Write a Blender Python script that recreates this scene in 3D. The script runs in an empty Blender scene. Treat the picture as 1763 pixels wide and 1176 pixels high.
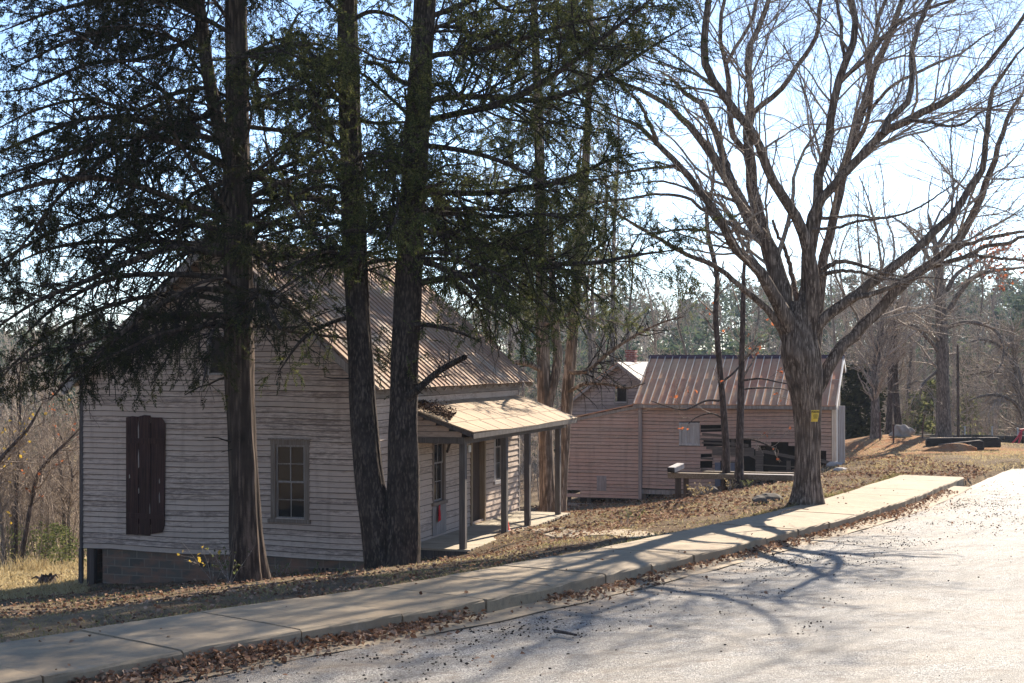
import bpy, bmesh, math, random
import numpy as np
from mathutils import Vector, Matrix

rng = np.random.default_rng(7)
random.seed(7)
scene = bpy.context.scene
COL = scene.collection
PI = math.pi
F = 2475.0                      # focal length in pixels of the 1763 px wide photograph
CX, HY, ZC = 881.5, 617.0, 5.0  # principal column, horizon row, height of the eye

# ------------------------------------------------------------------ camera, sky, sun, exposure
cam_d = bpy.data.cameras.new("camera")
cam = bpy.data.objects.new("camera", cam_d); COL.objects.link(cam)
cam.location = (0, 0, ZC); cam.rotation_euler = (math.radians(90), 0, 0)
cam_d.sensor_width = 36.0; cam_d.lens = F / 1763 * 36.0
cam_d.shift_y = 29.0 / 1763
cam_d.clip_start = 0.1; cam_d.clip_end = 3000
scene.camera = cam
SUN_AZ, SUN_EL = math.radians(30), math.radians(33.5)
world = bpy.data.worlds.new("World"); scene.world = world; world.use_nodes = True
wn = world.node_tree
sky = wn.nodes.new("ShaderNodeTexSky"); sky.sky_type = 'NISHITA'; sky.sun_disc = False
sky.sun_elevation = SUN_EL; sky.sun_rotation = SUN_AZ
sky.altitude = 2500; sky.air_density = 1.0; sky.dust_density = 1.2; sky.ozone_density = 2.5
wn.links.new(sky.outputs[0], wn.nodes["Background"].inputs[0])
wn.nodes["Background"].inputs[1].default_value = 0.088
sl = bpy.data.lights.new("sun", 'SUN'); sl.energy = 5.0; sl.angle = math.radians(0.5); sl.color = (1.0, 0.90, 0.76)
so = bpy.data.objects.new("sun", sl); COL.objects.link(so)
SDIR = Vector((math.sin(SUN_AZ) * math.cos(SUN_EL), math.cos(SUN_AZ) * math.cos(SUN_EL), math.sin(SUN_EL)))
so.rotation_euler = SDIR.to_track_quat('Z', 'Y').to_euler()
so.location = (40, 60, 60)
vs = scene.view_settings
vs.view_transform = 'Standard'; vs.look = 'None'; vs.gamma = 1.0; vs.exposure = 1.72
try:
    vs.use_curve_mapping = False
except Exception:
    pass
scene.cycles.max_bounces = 6; scene.cycles.diffuse_bounces = 3; scene.cycles.transparent_max_bounces = 8
scene.cycles.use_denoising = True

# ------------------------------------------------------------------ helpers
def P(px, py, D):
    return np.array(((px - CX) / F * D, D, ZC + (HY - py) / F * D))

def tag(o, label=None, cat=None, group=None, kind=None):
    if label: o["label"] = label
    if cat: o["category"] = cat
    if group: o["group"] = group
    if kind: o["kind"] = kind
    return o

def empty(name, loc, rz=0.0, label=None, cat=None, group=None):
    o = bpy.data.objects.new(name, None); COL.objects.link(o)
    o.location = loc; o.rotation_euler = (0, 0, rz); o.empty_display_size = 0.2
    return tag(o, label, cat, group)

def np_mesh(name, V, Fa, mat, parent=None, smooth=False, attr=None):
    """V (N,3); Fa (M,k) or a list of such arrays -> one mesh object"""
    V = np.asarray(V, dtype=np.float32)
    Fs = [np.asarray(f, dtype=np.int32) for f in (Fa if isinstance(Fa, list) else [Fa]) if len(f)]
    me = bpy.data.meshes.new(name)
    me.vertices.add(len(V)); me.vertices.foreach_set("co", V.ravel())
    loops = np.concatenate([f.ravel() for f in Fs])
    tot = np.concatenate([np.full(len(f), f.shape[1], dtype=np.int32) for f in Fs])
    start = np.concatenate([[0], np.cumsum(tot)[:-1]]).astype(np.int32)
    me.loops.add(len(loops)); me.loops.foreach_set("vertex_index", loops)
    me.polygons.add(len(tot)); me.polygons.foreach_set("loop_start", start)
    try:
        me.polygons.foreach_set("loop_total", tot)
    except Exception:
        pass
    if smooth:
        me.polygons.foreach_set("use_smooth", np.ones(len(tot), dtype=bool))
    me.update(calc_edges=True)
    me.materials.append(mat)
    o = bpy.data.objects.new(name, me); COL.objects.link(o)
    if parent is not None: o.parent = parent
    return o

class MB:
    """collects hard surface shapes for one mesh"""
    def __init__(s): s.v = []; s.f = []; s.mi = []
    def add(s, vs_, fs, mi=None):
        b = len(s.v); s.mi.extend(mi if mi else [0]*len(fs)); s.v.extend([tuple(map(float, p)) for p in vs_]); s.f.extend([tuple(b + i for i in q) for q in fs])
    def box(s, a, b):
        (x0, y0, z0), (x1, y1, z1) = a, b
        s.add([(x0,y0,z0),(x1,y0,z0),(x1,y1,z0),(x0,y1,z0),(x0,y0,z1),(x1,y0,z1),(x1,y1,z1),(x0,y1,z1)],
              [(0,3,2,1),(4,5,6,7),(0,1,5,4),(1,2,6,5),(2,3,7,6),(3,0,4,7)])
    def obox(s, c, ax, ay, az):
        """box centred at c with half axis vectors"""
        c, ax, ay, az = map(np.array, (c, ax, ay, az))
        pts = [c + i*ax + j*ay + k*az for k in (-1,1) for (i,j) in ((-1,-1),(1,-1),(1,1),(-1,1))]
        s.add(pts, [(0,3,2,1),(4,5,6,7),(0,1,5,4),(1,2,6,5),(2,3,7,6),(3,0,4,7)])
    def bar(s, p, q, w, h, up=(0,0,1)):
        p, q, up = np.array(p, float), np.array(q, float), np.array(up, float)
        d = (q-p); L = np.linalg.norm(d); d /= L
        sx = np.cross(d, up); sx /= np.linalg.norm(sx); u = np.cross(sx, d)
        s.obox((p+q)/2, d*L/2, sx*w/2, u*h/2)
    def prism(s, poly, d):
        """extrude polygon (list of 3D) by vector d"""
        n = len(poly); d = np.array(d)
        pts = [np.array(p) for p in poly] + [np.array(p)+d for p in poly]
        fs = [tuple(range(n))[::-1], tuple(range(n, 2*n))] + [(i, (i+1)%n, n+(i+1)%n, n+i) for i in range(n)]
        s.add(pts, fs)
    def build(s, name, mat, parent=None, bevel=0.0, smooth=False, mat2=None):
        me = bpy.data.meshes.new(name); me.from_pydata(s.v, [], s.f); me.update()
        bm = bmesh.new(); bm.from_mesh(me); bmesh.ops.recalc_face_normals(bm, faces=bm.faces); bm.to_mesh(me); bm.free()
        if smooth:
            me.polygons.foreach_set("use_smooth", [True]*len(me.polygons))
        me.materials.append(mat)
        if any(s.mi):
            me.materials.append(mat2 or MAT['edge']); me.polygons.foreach_set('material_index', s.mi)
        o = bpy.data.objects.new(name, me); COL.objects.link(o)
        if parent is not None: o.parent = parent
        if bevel > 0:
            m = o.modifiers.new("bevel", 'BEVEL'); m.width = bevel; m.segments = 1; m.limit_method = 'ANGLE'
        return o

# ------------------------------------------------------------------ material kit
class NT:
    def __init__(s, name):
        s.m = bpy.data.materials.new(name); s.m.use_nodes = True
        s.t = s.m.node_tree; s.b = s.t.nodes["Principled BSDF"]
        s.tc = s.t.nodes.new("ShaderNodeTexCoord")
        s.geo = s.t.nodes.new("ShaderNodeNewGeometry")
    def link(s, a, b): s.t.links.new(a, b)
    def vec(s, sc=(1,1,1), src='Object', rot=(0,0,0)):
        n = s.t.nodes.new("ShaderNodeMapping"); n.inputs['Scale'].default_value = sc; n.inputs['Rotation'].default_value = rot
        s.link(s.geo.outputs['Position'] if src == 'World' else s.tc.outputs[src], n.inputs['Vector']); return n.outputs[0]
    def noise(s, v, scale=5, detail=4, rough=0.55, dist=0.0):
        n = s.t.nodes.new("ShaderNodeTexNoise"); n.inputs['Scale'].default_value = scale
        n.inputs['Detail'].default_value = detail; n.inputs['Roughness'].default_value = rough; n.inputs['Distortion'].default_value = dist
        s.link(v, n.inputs['Vector']); return n.outputs['Fac']
    def voro(s, v, scale=5, feat='F1', out='Distance'):
        n = s.t.nodes.new("ShaderNodeTexVoronoi"); n.feature = feat; n.inputs['Scale'].default_value = scale
        s.link(v, n.inputs['Vector']); return n.outputs[out]
    def brick(s, v, w, h, mortar=0.01, c=((.3,.3,.3),(.35,.35,.35),(.2,.2,.2))):
        n = s.t.nodes.new("ShaderNodeTexBrick"); n.inputs['Scale'].default_value = 1
        n.inputs['Brick Width'].default_value = w; n.inputs['Row Height'].default_value = h; n.inputs['Mortar Size'].default_value = mortar
        for k, col in zip(('Color1','Color2','Mortar'), c): n.inputs[k].default_value = (*col, 1)
        s.link(v, n.inputs['Vector']); return n.outputs['Color'], n.outputs['Fac']
    def ramp(s, f, stops):
        n = s.t.nodes.new("ShaderNodeValToRGB"); e = n.color_ramp.elements
        while len(e) < len(stops): e.new(0.5)
        for q, (p, c) in zip(e, stops):
            q.position = p; q.color = (*c, 1) if isinstance(c, tuple) else (c, c, c, 1)
        s.link(f, n.inputs[0]); return n.outputs[0]
    def mix(s, f, a, b, mode='MIX'):
        n = s.t.nodes.new("ShaderNodeMix"); n.data_type = 'RGBA'; n.blend_type = mode
        for val, i in ((f, 0), (a, 6), (b, 7)):
            if isinstance(val, (int, float)): n.inputs[i].default_value = val if i == 0 else (val, val, val, 1)
            elif isinstance(val, tuple): n.inputs[i].default_value = (*val, 1)
            else: s.link(val, n.inputs[i])
        return n.outputs[2]
    def math(s, op, a, b=0.0):
        n = s.t.nodes.new("ShaderNodeMath"); n.operation = op
        for i, val in ((0, a), (1, b)):
            if isinstance(val, (int, float)): n.inputs[i].default_value = val
            else: s.link(val, n.inputs[i])
        return n.outputs[0]
    def facade(s):
        a = s.t.nodes.new('ShaderNodeSeparateXYZ'); s.link(s.tc.outputs['Object'], a.inputs[0]); b = s.t.nodes.new('ShaderNodeCombineXYZ')
        s.link(s.math('ADD', a.outputs[0], a.outputs[1]), b.inputs[0]); s.link(a.outputs[2], b.inputs[1]); return b.outputs[0]
    def rand(s): return s.geo.outputs['Random Per Island']
    def bump(s, h, strength=0.5, dist=0.02):
        n = s.t.nodes.new("ShaderNodeBump"); n.inputs['Strength'].default_value = strength; n.inputs['Distance'].default_value = dist
        s.link(h, n.inputs['Height']); s.link(n.outputs[0], s.b.inputs['Normal']); return n.outputs[0]
    def out(s, col, rough=0.85, spec=0.2, metal=0.0):
        for k, val in (('Base Color', col), ('Roughness', rough), ('Specular IOR Level', spec), ('Metallic', metal)):
            if isinstance(val, (int, float)): s.b.inputs[k].default_value = val
            elif isinstance(val, tuple): s.b.inputs[k].default_value = (*val, 1)
            else: s.link(val, s.b.inputs[k])
        return s.m

def siding_mat(name, axis, paint, paint2, wood, amount=0.5, stain=(0.16, 0.12, 0.10)):
    n = NT(name)
    st = {'x': (0.35, 3, 14), 'y': (3, 0.35, 14)}[axis]
    vst = n.vec(st); vo = n.vec((1, 1, 1))
    grain = n.noise(vst, 1.6, 6, 0.6)
    patch = n.noise(vo, 0.55, 4, 0.6)
    fleck = n.noise(n.vec({'x': (1.2, 4, 7), 'y': (4, 1.2, 7)}[axis]), 4.5, 6, 0.7)
    run = n.noise(n.vec({'x': (5, 5, 0.35), 'y': (5, 5, 0.35)}[axis]), 1.0, 4, 0.6)
    pc = n.mix(n.ramp(patch, [(0.35, 0.0), (0.65, 1.0)]), paint, paint2)
    f = n.math('ADD', n.math('MULTIPLY', grain, 0.42), n.math('MULTIPLY', fleck, 0.58))
    f = n.math('ADD', f, n.math('MULTIPLY', n.math('SUBTRACT', n.rand(), 0.5), 0.20))
    f = n.math('ADD', f, n.math('MULTIPLY', n.math('SUBTRACT', patch, 0.5), 0.25))
    c = n.mix(n.ramp(f, [(amount - 0.10, 1.0), (amount + 0.07, 0.0)]), pc, wood)
    c = n.mix(n.ramp(run, [(0.52, 0.0), (0.76, 0.35)]), c, stain)
    c = n.mix(n.math('MULTIPLY', n.rand(), 0.38), c, (0.2, 0.155, 0.12))
    n.bump(f, 0.35, 0.012)
    return n.out(c, 0.9, 0.12)

def wood_mat(name, c0, c1, axis='z', sc=1.0, rough=0.9):
    n = NT(name)
    st = {'x': (0.6, 12, 12), 'y': (12, 0.6, 12), 'z': (12, 12, 0.6)}[axis]
    g = n.noise(n.vec(tuple(k*sc for k in st)), 2.2, 8, 0.65, 0.6)
    b = n.noise(n.vec(), 1.6*sc, 4)
    c = n.mix(n.ramp(g, [(0.36, 0.0), (0.66, 1.0)]), c0, c1)
    c = n.mix(n.math('MULTIPLY', n.rand(), 0.35), c, tuple(k*0.6 for k in c0))
    c = n.mix(n.ramp(b, [(0.45, 0.0), (0.8, 0.5)]), c, tuple(k*0.7 for k in c0))
    n.bump(g, 0.4, 0.01)
    return n.out(c, rough, 0.15)

def bark_mat(name, dark, light, sc=1.0, zs=0.16, bump=0.9, moss=None):
    n = NT(name)
    g = n.noise(n.vec((9*sc, 9*sc, 9*sc*zs)), 1.0, 8, 0.65, 0.8)
    w = n.noise(n.vec(), 1.3*sc, 3)
    pl = n.voro(n.vec((14*sc, 14*sc, 14*sc*zs*1.6)), 1.0); g = n.math('ADD', n.math('MULTIPLY', g, 0.75), n.math('MULTIPLY', n.math('SUBTRACT', 0.9, pl), 0.25)); g = n.math('ADD', g, n.math('MULTIPLY', n.math('SUBTRACT', n.noise(n.vec(), 38, 4, 0.7), 0.5), 0.16))
    c = n.ramp(g, [(0.34, tuple(k*0.5 for k in dark)), (0.47, dark), (0.62, light)])
    c = n.mix(n.ramp(w, [(0.4, 0.0), (0.7, 0.45)]), c, tuple(0.5*(a+b) for a, b in zip(dark, light)))
    if moss: c = n.mix(n.ramp(n.noise(n.vec(), 2.6, 5), [(0.55, 0.0), (0.7, 0.5)]), c, moss)
    n.bump(g, bump, 0.03)
    return n.out(c, 0.95, 0.08)

def leaf_mat(name, cols, trans=0.35, nscale=1.2):
    n = NT(name)
    cl = n.noise(n.vec(), nscale, 3)
    f = n.math('ADD', n.math('MULTIPLY', n.rand(), 0.55), n.math('MULTIPLY', cl, 0.45))
    k = len(cols)
    c = n.ramp(f, [(0.2 + 0.6*i/max(1, k-1), col) for i, col in enumerate(cols)])
    n.out(c, 0.85, 0.04)
    tr = n.t.nodes.new("ShaderNodeBsdfTranslucent"); n.link(c, tr.inputs[0])
    ms = n.t.nodes.new("ShaderNodeMixShader"); ms.inputs[0].default_value = trans
    n.link(n.b.outputs[0], ms.inputs[1]); n.link(tr.outputs[0], ms.inputs[2])
    n.link(ms.outputs[0], n.t.nodes["Material Output"].inputs[0])
    return n.m

def plain(name, col, rough=0.6, spec=0.3, metal=0.0, var=0.25, sc=6.0):
    n = NT(name); f = n.noise(n.vec(), sc, 5)
    return n.out(n.mix(n.ramp(f, [(0.35, 0.0), (0.7, 1.0)]), col, tuple(k*(1-var) for k in col)), rough, spec, metal)

MAT = {}
def build_materials():
    M = MAT
    M['edge'] = wood_mat('board_shadow_edge', (0.075, 0.06, 0.05), (0.14, 0.115, 0.095), 'y')  # dark rim painting the shadow line along each clapboard's lower edge
    PW, PW2, WD = (0.60, 0.455, 0.355), (0.49, 0.365, 0.285), (0.23, 0.17, 0.135)
    M['side_y'] = siding_mat('white_siding_gable', 'y', PW, PW2, WD, 0.455)
    M['side_x'] = siding_mat('white_siding_long', 'x', (0.58, 0.46, 0.37), (0.48, 0.375, 0.30), (0.27, 0.21, 0.165), 0.46)
    RP, RP2, RW = (0.56, 0.325, 0.245), (0.48, 0.335, 0.265), (0.29, 0.21, 0.165)
    M['red_side'] = siding_mat('red_siding', 'x', RP, RP2, RW, 0.47, (0.12, 0.085, 0.07))
    M['gray_side'] = siding_mat('gray_siding', 'x', (0.46, 0.39, 0.35), (0.40, 0.33, 0.29), (0.26, 0.21, 0.185), 0.48, (0.13, 0.10, 0.085))
    M['trim'] = wood_mat('old_trim', (0.20, 0.165, 0.14), (0.40, 0.36, 0.33), 'z')
    M['trim_pale'] = wood_mat('pale_trim', (0.36, 0.32, 0.29), (0.55, 0.51, 0.48), 'z')
    M['trim_dark'] = wood_mat('dark_trim', (0.06, 0.05, 0.045), (0.14, 0.12, 0.11), 'z')
    M['trim_x'] = wood_mat('trim_along', (0.17, 0.14, 0.12), (0.34, 0.30, 0.26), 'x')
    M['beam_b'] = wood_mat('pink_trim', (0.24, 0.19, 0.17), (0.40, 0.34, 0.31), 'z')
    M['post'] = wood_mat('gray_post', (0.095, 0.08, 0.07), (0.20, 0.175, 0.155), 'z')
    M['shutter'] = wood_mat('oxblood_planks', (0.026, 0.013, 0.010), (0.088, 0.042, 0.033), 'z', 1.0)
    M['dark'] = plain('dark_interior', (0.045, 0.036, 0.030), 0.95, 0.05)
    M['plank'] = wood_mat('porch_planks', (0.27, 0.225, 0.16), (0.48, 0.41, 0.31), 'y')
    M['oldplank'] = wood_mat('weathered_plank', (0.16, 0.125, 0.085), (0.36, 0.30, 0.23), 'x')
    M['darkpost'] = wood_mat('dark_post', (0.055, 0.04, 0.032), (0.13, 0.10, 0.085), 'z')
    M['timber'] = wood_mat('tarred_timber', (0.018, 0.017, 0.017), (0.06, 0.055, 0.05), 'x')
    n = NT('tan_metal_roof')
    a = n.noise(n.vec((1, 1, 1)), 0.7, 5, 0.6); b = n.noise(n.vec((8, 0.7, 0.7)), 1.5, 6, 0.65); r = n.noise(n.vec(), 5, 6, 0.7)
    c = n.mix(n.ramp(a, [(0.35, 0.0), (0.65, 1.0)]), (0.33, 0.235, 0.145), (0.27, 0.175, 0.115))
    c = n.mix(n.ramp(b, [(0.40, 0.0), (0.66, 0.85)]), c, (0.19, 0.11, 0.08))
    c = n.mix(n.ramp(n.noise(n.vec((1.5, 0.5, 0.5)), 1.1, 5, 0.6), [(0.50, 0.0), (0.68, 0.7)]), c, (0.36, 0.32, 0.27))
    c = n.mix(n.ramp(r, [(0.58, 0.0), (0.75, 0.6)]), c, (0.17, 0.10, 0.075))
    n.bump(a, 0.2, 0.03); M['roof_a'] = n.out(c, 0.85, 0.12)
    n = NT('flat_tan_roof')
    a = n.noise(n.vec(), 0.8, 5, 0.6); r = n.noise(n.vec((3, 1, 1)), 3, 6, 0.7)
    c = n.mix(n.ramp(a, [(0.35, 0.0), (0.65, 1.0)]), (0.34, 0.255, 0.165), (0.28, 0.20, 0.13))
    c = n.mix(n.ramp(r, [(0.45, 0.0), (0.7, 0.8)]), c, (0.19, 0.13, 0.09))
    n.bump(a, 0.25, 0.05); M['roof_p'] = n.out(c, 0.85, 0.12)
    n = NT('rust_seam_roof')
    a = n.noise(n.vec(), 0.55, 5, 0.65); r = n.noise(n.vec((3.5, 0.7, 0.7)), 1.3, 7, 0.7); sp = n.noise(n.vec(), 9, 5, 0.7)
    c = n.mix(n.ramp(a, [(0.36, 0.0), (0.62, 1.0)]), (0.50, 0.33, 0.20), (0.50, 0.22, 0.13))
    c = n.mix(n.ramp(r, [(0.48, 0.0), (0.75, 0.8)]), c, (0.33, 0.155, 0.10))
    c = n.mix(n.ramp(sp, [(0.6, 0.0), (0.72, 0.5)]), c, (0.11, 0.065, 0.055))
    n.bump(r, 0.15, 0.02); M['roof_b'] = n.out(c, 0.85, 0.12)
    M['bright_metal'] = plain('pale_metal_roof', (0.30, 0.27, 0.25), 0.8, 0.2, 0.0, 0.45, 3)
    n = NT('chimney_brick'); col, fac = n.brick(n.facade(), 0.21, 0.075, 0.009, ((0.20, 0.06, 0.05), (0.15, 0.055, 0.05), (0.3, 0.26, 0.23)))
    n.bump(fac, -0.4, 0.01); M['brick'] = n.out(col, 0.9, 0.1)
    n = NT('cinder_block')
    col, fac = n.brick(n.facade(), 0.40, 0.20, 0.012, ((0.13, 0.105, 0.08), (0.09, 0.075, 0.06), (0.18, 0.15, 0.115)))
    st = n.noise(n.vec((1.2, 1.2, 3)), 1.6, 5); col = n.mix(n.ramp(st, [(0.42, 0.0), (0.62, 0.85)]), col, (0.22, 0.115, 0.075))
    n.bump(n.noise(n.vec(), 60, 4), 0.4, 0.006); M['block'] = n.out(col, 0.95, 0.08)
    n = NT('window_glass'); n.out((0.012, 0.012, 0.012), 0.03, 0.5); n.bump(n.noise(n.vec(), 4.0, 2), 0.14, 0.02); M['glass'] = n.m
    # ground
    n = NT('ground')
    v = n.vec((1, 1, 1), 'World')
    big = n.noise(v, 0.16, 5, 0.6); mid = n.noise(v, 1.1, 6, 0.65); fine = n.noise(v, 14, 6, 0.75); grit = n.voro(v, 26)
    c = n.mix(n.ramp(mid, [(0.36, 0.0), (0.62, 1.0)]), (0.105, 0.070, 0.048), (0.20, 0.148, 0.10))
    c = n.mix(n.ramp(big, [(0.44, 0.0), (0.64, 0.65)]), c, (0.25, 0.20, 0.13))
    c = n.mix(n.ramp(n.noise(v, 0.42, 5, 0.7), [(0.58, 0.0), (0.70, 0.5)]), c, (0.12, 0.12, 0.05))
    sep = n.t.nodes.new("ShaderNodeSeparateXYZ"); n.link(n.geo.outputs['Position'], sep.inputs[0])
    wob = n.math('MULTIPLY', n.math('SUBTRACT', n.noise(v, 0.25, 4), 0.5), 9.0)
    dx = n.math('DIVIDE', n.math('SUBTRACT', sep.outputs[0], 15.5), 6.0); dy = n.math('DIVIDE', n.math('SUBTRACT', n.math('ADD', sep.outputs[1], wob), 57.0), 7.5)
    e = n.math('SUBTRACT', 1.0, n.math('ADD', n.math('MULTIPLY', dx, dx), n.math('MULTIPLY', dy, dy)))
    clay = n.ramp(e, [(0.0, 0.0), (0.35, 0.95)])
    c = n.mix(clay, c, n.mix(n.ramp(mid, [(0.4, 0.0), (0.6, 1.0)]), (0.36, 0.175, 0.085), (0.36, 0.235, 0.135)))
    # dry straw grass: lawn far left and the bank across the road
    lx = n.math('SUBTRACT', n.math('MULTIPLY', sep.outputs[0], -1.0), n.math('ADD', 10.3, n.math('MULTIPLY', wob, 0.12)))
    ly = n.math('MULTIPLY', n.math('ADD', sep.outputs[1], 5.5), -1.0)
    straw = n.ramp(n.math('MAXIMUM', n.math('MULTIPLY', n.math('MINIMUM', lx, n.math('SUBTRACT', sep.outputs[1], 30.0)), 0.6), ly), [(0.0, 0.0), (1.0, 0.85)])
    c = n.mix(straw, c, n.mix(n.ramp(n.noise(v, 0.8, 6, 0.75), [(0.40, 0.0), (0.58, 1.0)]), (0.13, 0.09, 0.04), (0.42, 0.335, 0.175)))
    c = n.mix(n.ramp(fine, [(0.35, 0.55), (0.62, 0.0)]), c, (0.06, 0.042, 0.03))
    n.bump(n.math('ADD', fine, n.math('MULTIPLY', grit, 0.5)), 1.0, 0.05)
    M['ground'] = n.out(c, 1.0, 0.02)
    n = NT('asphalt')
    v = n.vec((1, 1, 1), 'World')
    ag = n.voro(v, 75, out='Color'); agd = n.voro(v, 75); fine = n.noise(v, 55, 5, 0.8); mid = n.noise(v, 1.4, 6, 0.65); big = n.noise(v, 0.22, 4)
    s2 = n.t.nodes.new("ShaderNodeSeparateColor"); n.link(ag, s2.inputs[0])
    c = n.ramp(s2.outputs[0], [(0.1, (0.06, 0.056, 0.052)), (0.5, (0.165, 0.155, 0.142)), (0.9, (0.42, 0.39, 0.355))])
    c = n.mix(n.ramp(mid, [(0.40, 0.0), (0.66, 0.6)]), c, (0.24, 0.195, 0.14))
    c = n.mix(n.ramp(big, [(0.40, 0.0), (0.62, 0.5)]), c, (0.205, 0.195, 0.18))
    c = n.mix(n.ramp(n.noise(v, 3.2, 7, 0.75), [(0.53, 0.0), (0.63, 0.8)]), c, (0.12, 0.092, 0.07))
    c = n.mix(n.ramp(n.noise(v, 9.0, 6, 0.8), [(0.56, 0.0), (0.64, 0.7)]), c, (0.075, 0.06, 0.05))
    uvs = n.t.nodes.new("ShaderNodeSeparateXYZ"); n.link(n.tc.outputs['UV'], uvs.inputs[0])
    edge = n.math('SUBTRACT', n.math('ADD', 1.25, n.math('MULTIPLY', n.math('SUBTRACT', n.noise(v, 0.9, 6, 0.7), 0.5), 4.2)), uvs.outputs[1])
    c = n.mix(n.ramp(edge, [(0.0, 0.0), (0.9, 0.85)]), c, n.mix(n.ramp(n.noise(v, 5, 6, 0.7), [(0.4, 0.0), (0.62, 1.0)]), (0.29, 0.215, 0.14), (0.13, 0.09, 0.06)))
    c = n.mix(n.ramp(n.noise(n.vec((0.25, 1.4, 1), 'World', (0, 0, 0.5)), 0.9, 6, 0.7), [(0.52, 0.0), (0.68, 0.55)]), c, (0.125, 0.113, 0.10))
    sep = n.t.nodes.new("ShaderNodeSeparateXYZ"); n.link(n.geo.outputs['Position'], sep.inputs[0])
    st_ = n.noise(n.vec((0.35, 2.6, 1), 'UV'), 1.0, 7, 0.7); c = n.mix(n.ramp(st_, [(0.50, 0.0), (0.66, 0.6)]), c, (0.10, 0.09, 0.078))
    ck = n.math('ABSOLUTE', n.math('SUBTRACT', n.noise(v, 0.42, 8, 0.62, 0.6), 0.5)); ck = n.math('ADD', ck, n.math('MULTIPLY', n.ramp(n.noise(v, 0.3, 3), [(0.45, 1.0), (0.55, 0.0)]), 0.05))
    c = n.mix(n.ramp(ck, [(0.0015, 0.85), (0.006, 0.0)]), c, (0.055, 0.048, 0.042))
    far = n.math('ADD', n.math('MULTIPLY', n.math('SUBTRACT', sep.outputs[1], 34.5), 0.3), n.math('MULTIPLY', n.math('SUBTRACT', n.noise(v, 0.5, 5), 0.5), 3.0))
    c = n.mix(n.ramp(far, [(0.3, 0.0), (1.0, 0.85)]), c, n.mix(n.ramp(mid, [(0.35, 0.0), (0.65, 1.0)]), (0.30, 0.235, 0.165), (0.36, 0.31, 0.25)))
    n.bump(n.math('ADD', n.math('MULTIPLY', agd, 1.2), fine), 0.8, 0.012)
    M['asphalt'] = n.out(c, 0.75, 0.28)
    n = NT('concrete')
    v = n.vec((1, 1, 1), 'World')
    a = n.noise(v, 0.8, 5, 0.6); b = n.noise(v, 6, 6, 0.7); sp = n.noise(v, 70, 3, 0.8)
    c = n.mix(n.ramp(a, [(0.35, 0.0), (0.65, 1.0)]), (0.31, 0.235, 0.15), (0.235, 0.172, 0.105))
    c = n.mix(n.ramp(b, [(0.46, 0.0), (0.70, 0.75)]), c, (0.17, 0.13, 0.09))
    c = n.mix(n.ramp(n.noise(v, 1.9, 7, 0.75), [(0.55, 0.0), (0.68, 0.6)]), c, (0.14, 0.115, 0.085))
    c = n.mix(n.ramp(n.noise(v, 2.7, 5, 0.7), [(0.60, 0.0), (0.72, 0.5)]), c, (0.36, 0.30, 0.23))
    c = n.mix(n.ramp(sp, [(0.30, 0.6), (0.42, 0.0)]), c, (0.10, 0.09, 0.075))
    c = n.mix(n.math('MULTIPLY', n.rand(), 0.25), c, (0.24, 0.21, 0.17))
    n.bump(n.math('ADD', b, sp), 0.35, 0.01)
    M['concrete'] = n.out(c, 0.85, 0.2)
    M['stone'] = plain('field_stone', (0.15, 0.13, 0.11), 0.95, 0.1, 0, 0.5, 3)
    M['stonewall'] = plain('mossy_wall', (0.075, 0.065, 0.055), 0.95, 0.1, 0, 0.5, 2.5)
    # trees
    M['bark_cedar'] = bark_mat('cedar_bark', (0.036, 0.026, 0.020), (0.145, 0.105, 0.08), 1.2, 0.08, 1.0)
    M['bark_hem'] = bark_mat('hemlock_bark', (0.030, 0.023, 0.019), (0.11, 0.083, 0.066), 2.0, 0.22, 1.0)
    M['bark_orange'] = bark_mat('orange_bark', (0.12, 0.085, 0.06), (0.40, 0.31, 0.235), 1.3, 0.10, 1.0)
    M['bark_maple'] = bark_mat('maple_bark', (0.085, 0.062, 0.048), (0.33, 0.26, 0.205), 2.2, 0.07, 1.0)
    M['bark_gray'] = bark_mat('gray_bark', (0.10, 0.082, 0.07), (0.24, 0.20, 0.17), 1.6, 0.2, 0.7)
    M['bark_dark'] = bark_mat('dark_bark', (0.055, 0.042, 0.036), (0.15, 0.115, 0.10), 1.6, 0.2, 0.7)
    M['bark_pale'] = bark_mat('pale_bark', (0.20, 0.16, 0.13), (0.40, 0.34, 0.29), 1.6, 0.3, 0.5)
    M['twig'] = bark_mat('twig_bark', (0.22, 0.18, 0.15), (0.52, 0.44, 0.36), 2, 0.5, 0.3)
    M['twig_dark'] = bark_mat('dark_twigs', (0.022, 0.018, 0.014), (0.06, 0.048, 0.038), 2, 0.5, 0.2)
    M['board_mid'] = wood_mat('mid_brown_board', (0.10, 0.075, 0.06), (0.21, 0.165, 0.135), 'x')  # even mid brown wood for loose boards, studs and door posts
    M['casing'] = wood_mat('brown_casing', (0.15, 0.11, 0.08), (0.30, 0.24, 0.195), 'z')
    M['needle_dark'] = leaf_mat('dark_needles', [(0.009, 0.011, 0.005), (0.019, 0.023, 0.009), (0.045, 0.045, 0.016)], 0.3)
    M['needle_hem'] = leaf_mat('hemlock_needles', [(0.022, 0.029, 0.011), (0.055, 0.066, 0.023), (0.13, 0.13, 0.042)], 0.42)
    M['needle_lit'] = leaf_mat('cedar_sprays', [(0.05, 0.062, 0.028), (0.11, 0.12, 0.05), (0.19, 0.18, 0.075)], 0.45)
    M['needle_far'] = leaf_mat('pine_needles', [(0.024, 0.043, 0.034), (0.048, 0.072, 0.045), (0.11, 0.125, 0.06)], 0.35, 0.15)
    M['leaf_red'] = leaf_mat('russet_leaves', [(0.26, 0.07, 0.03), (0.40, 0.13, 0.05)], 0.5)
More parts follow.
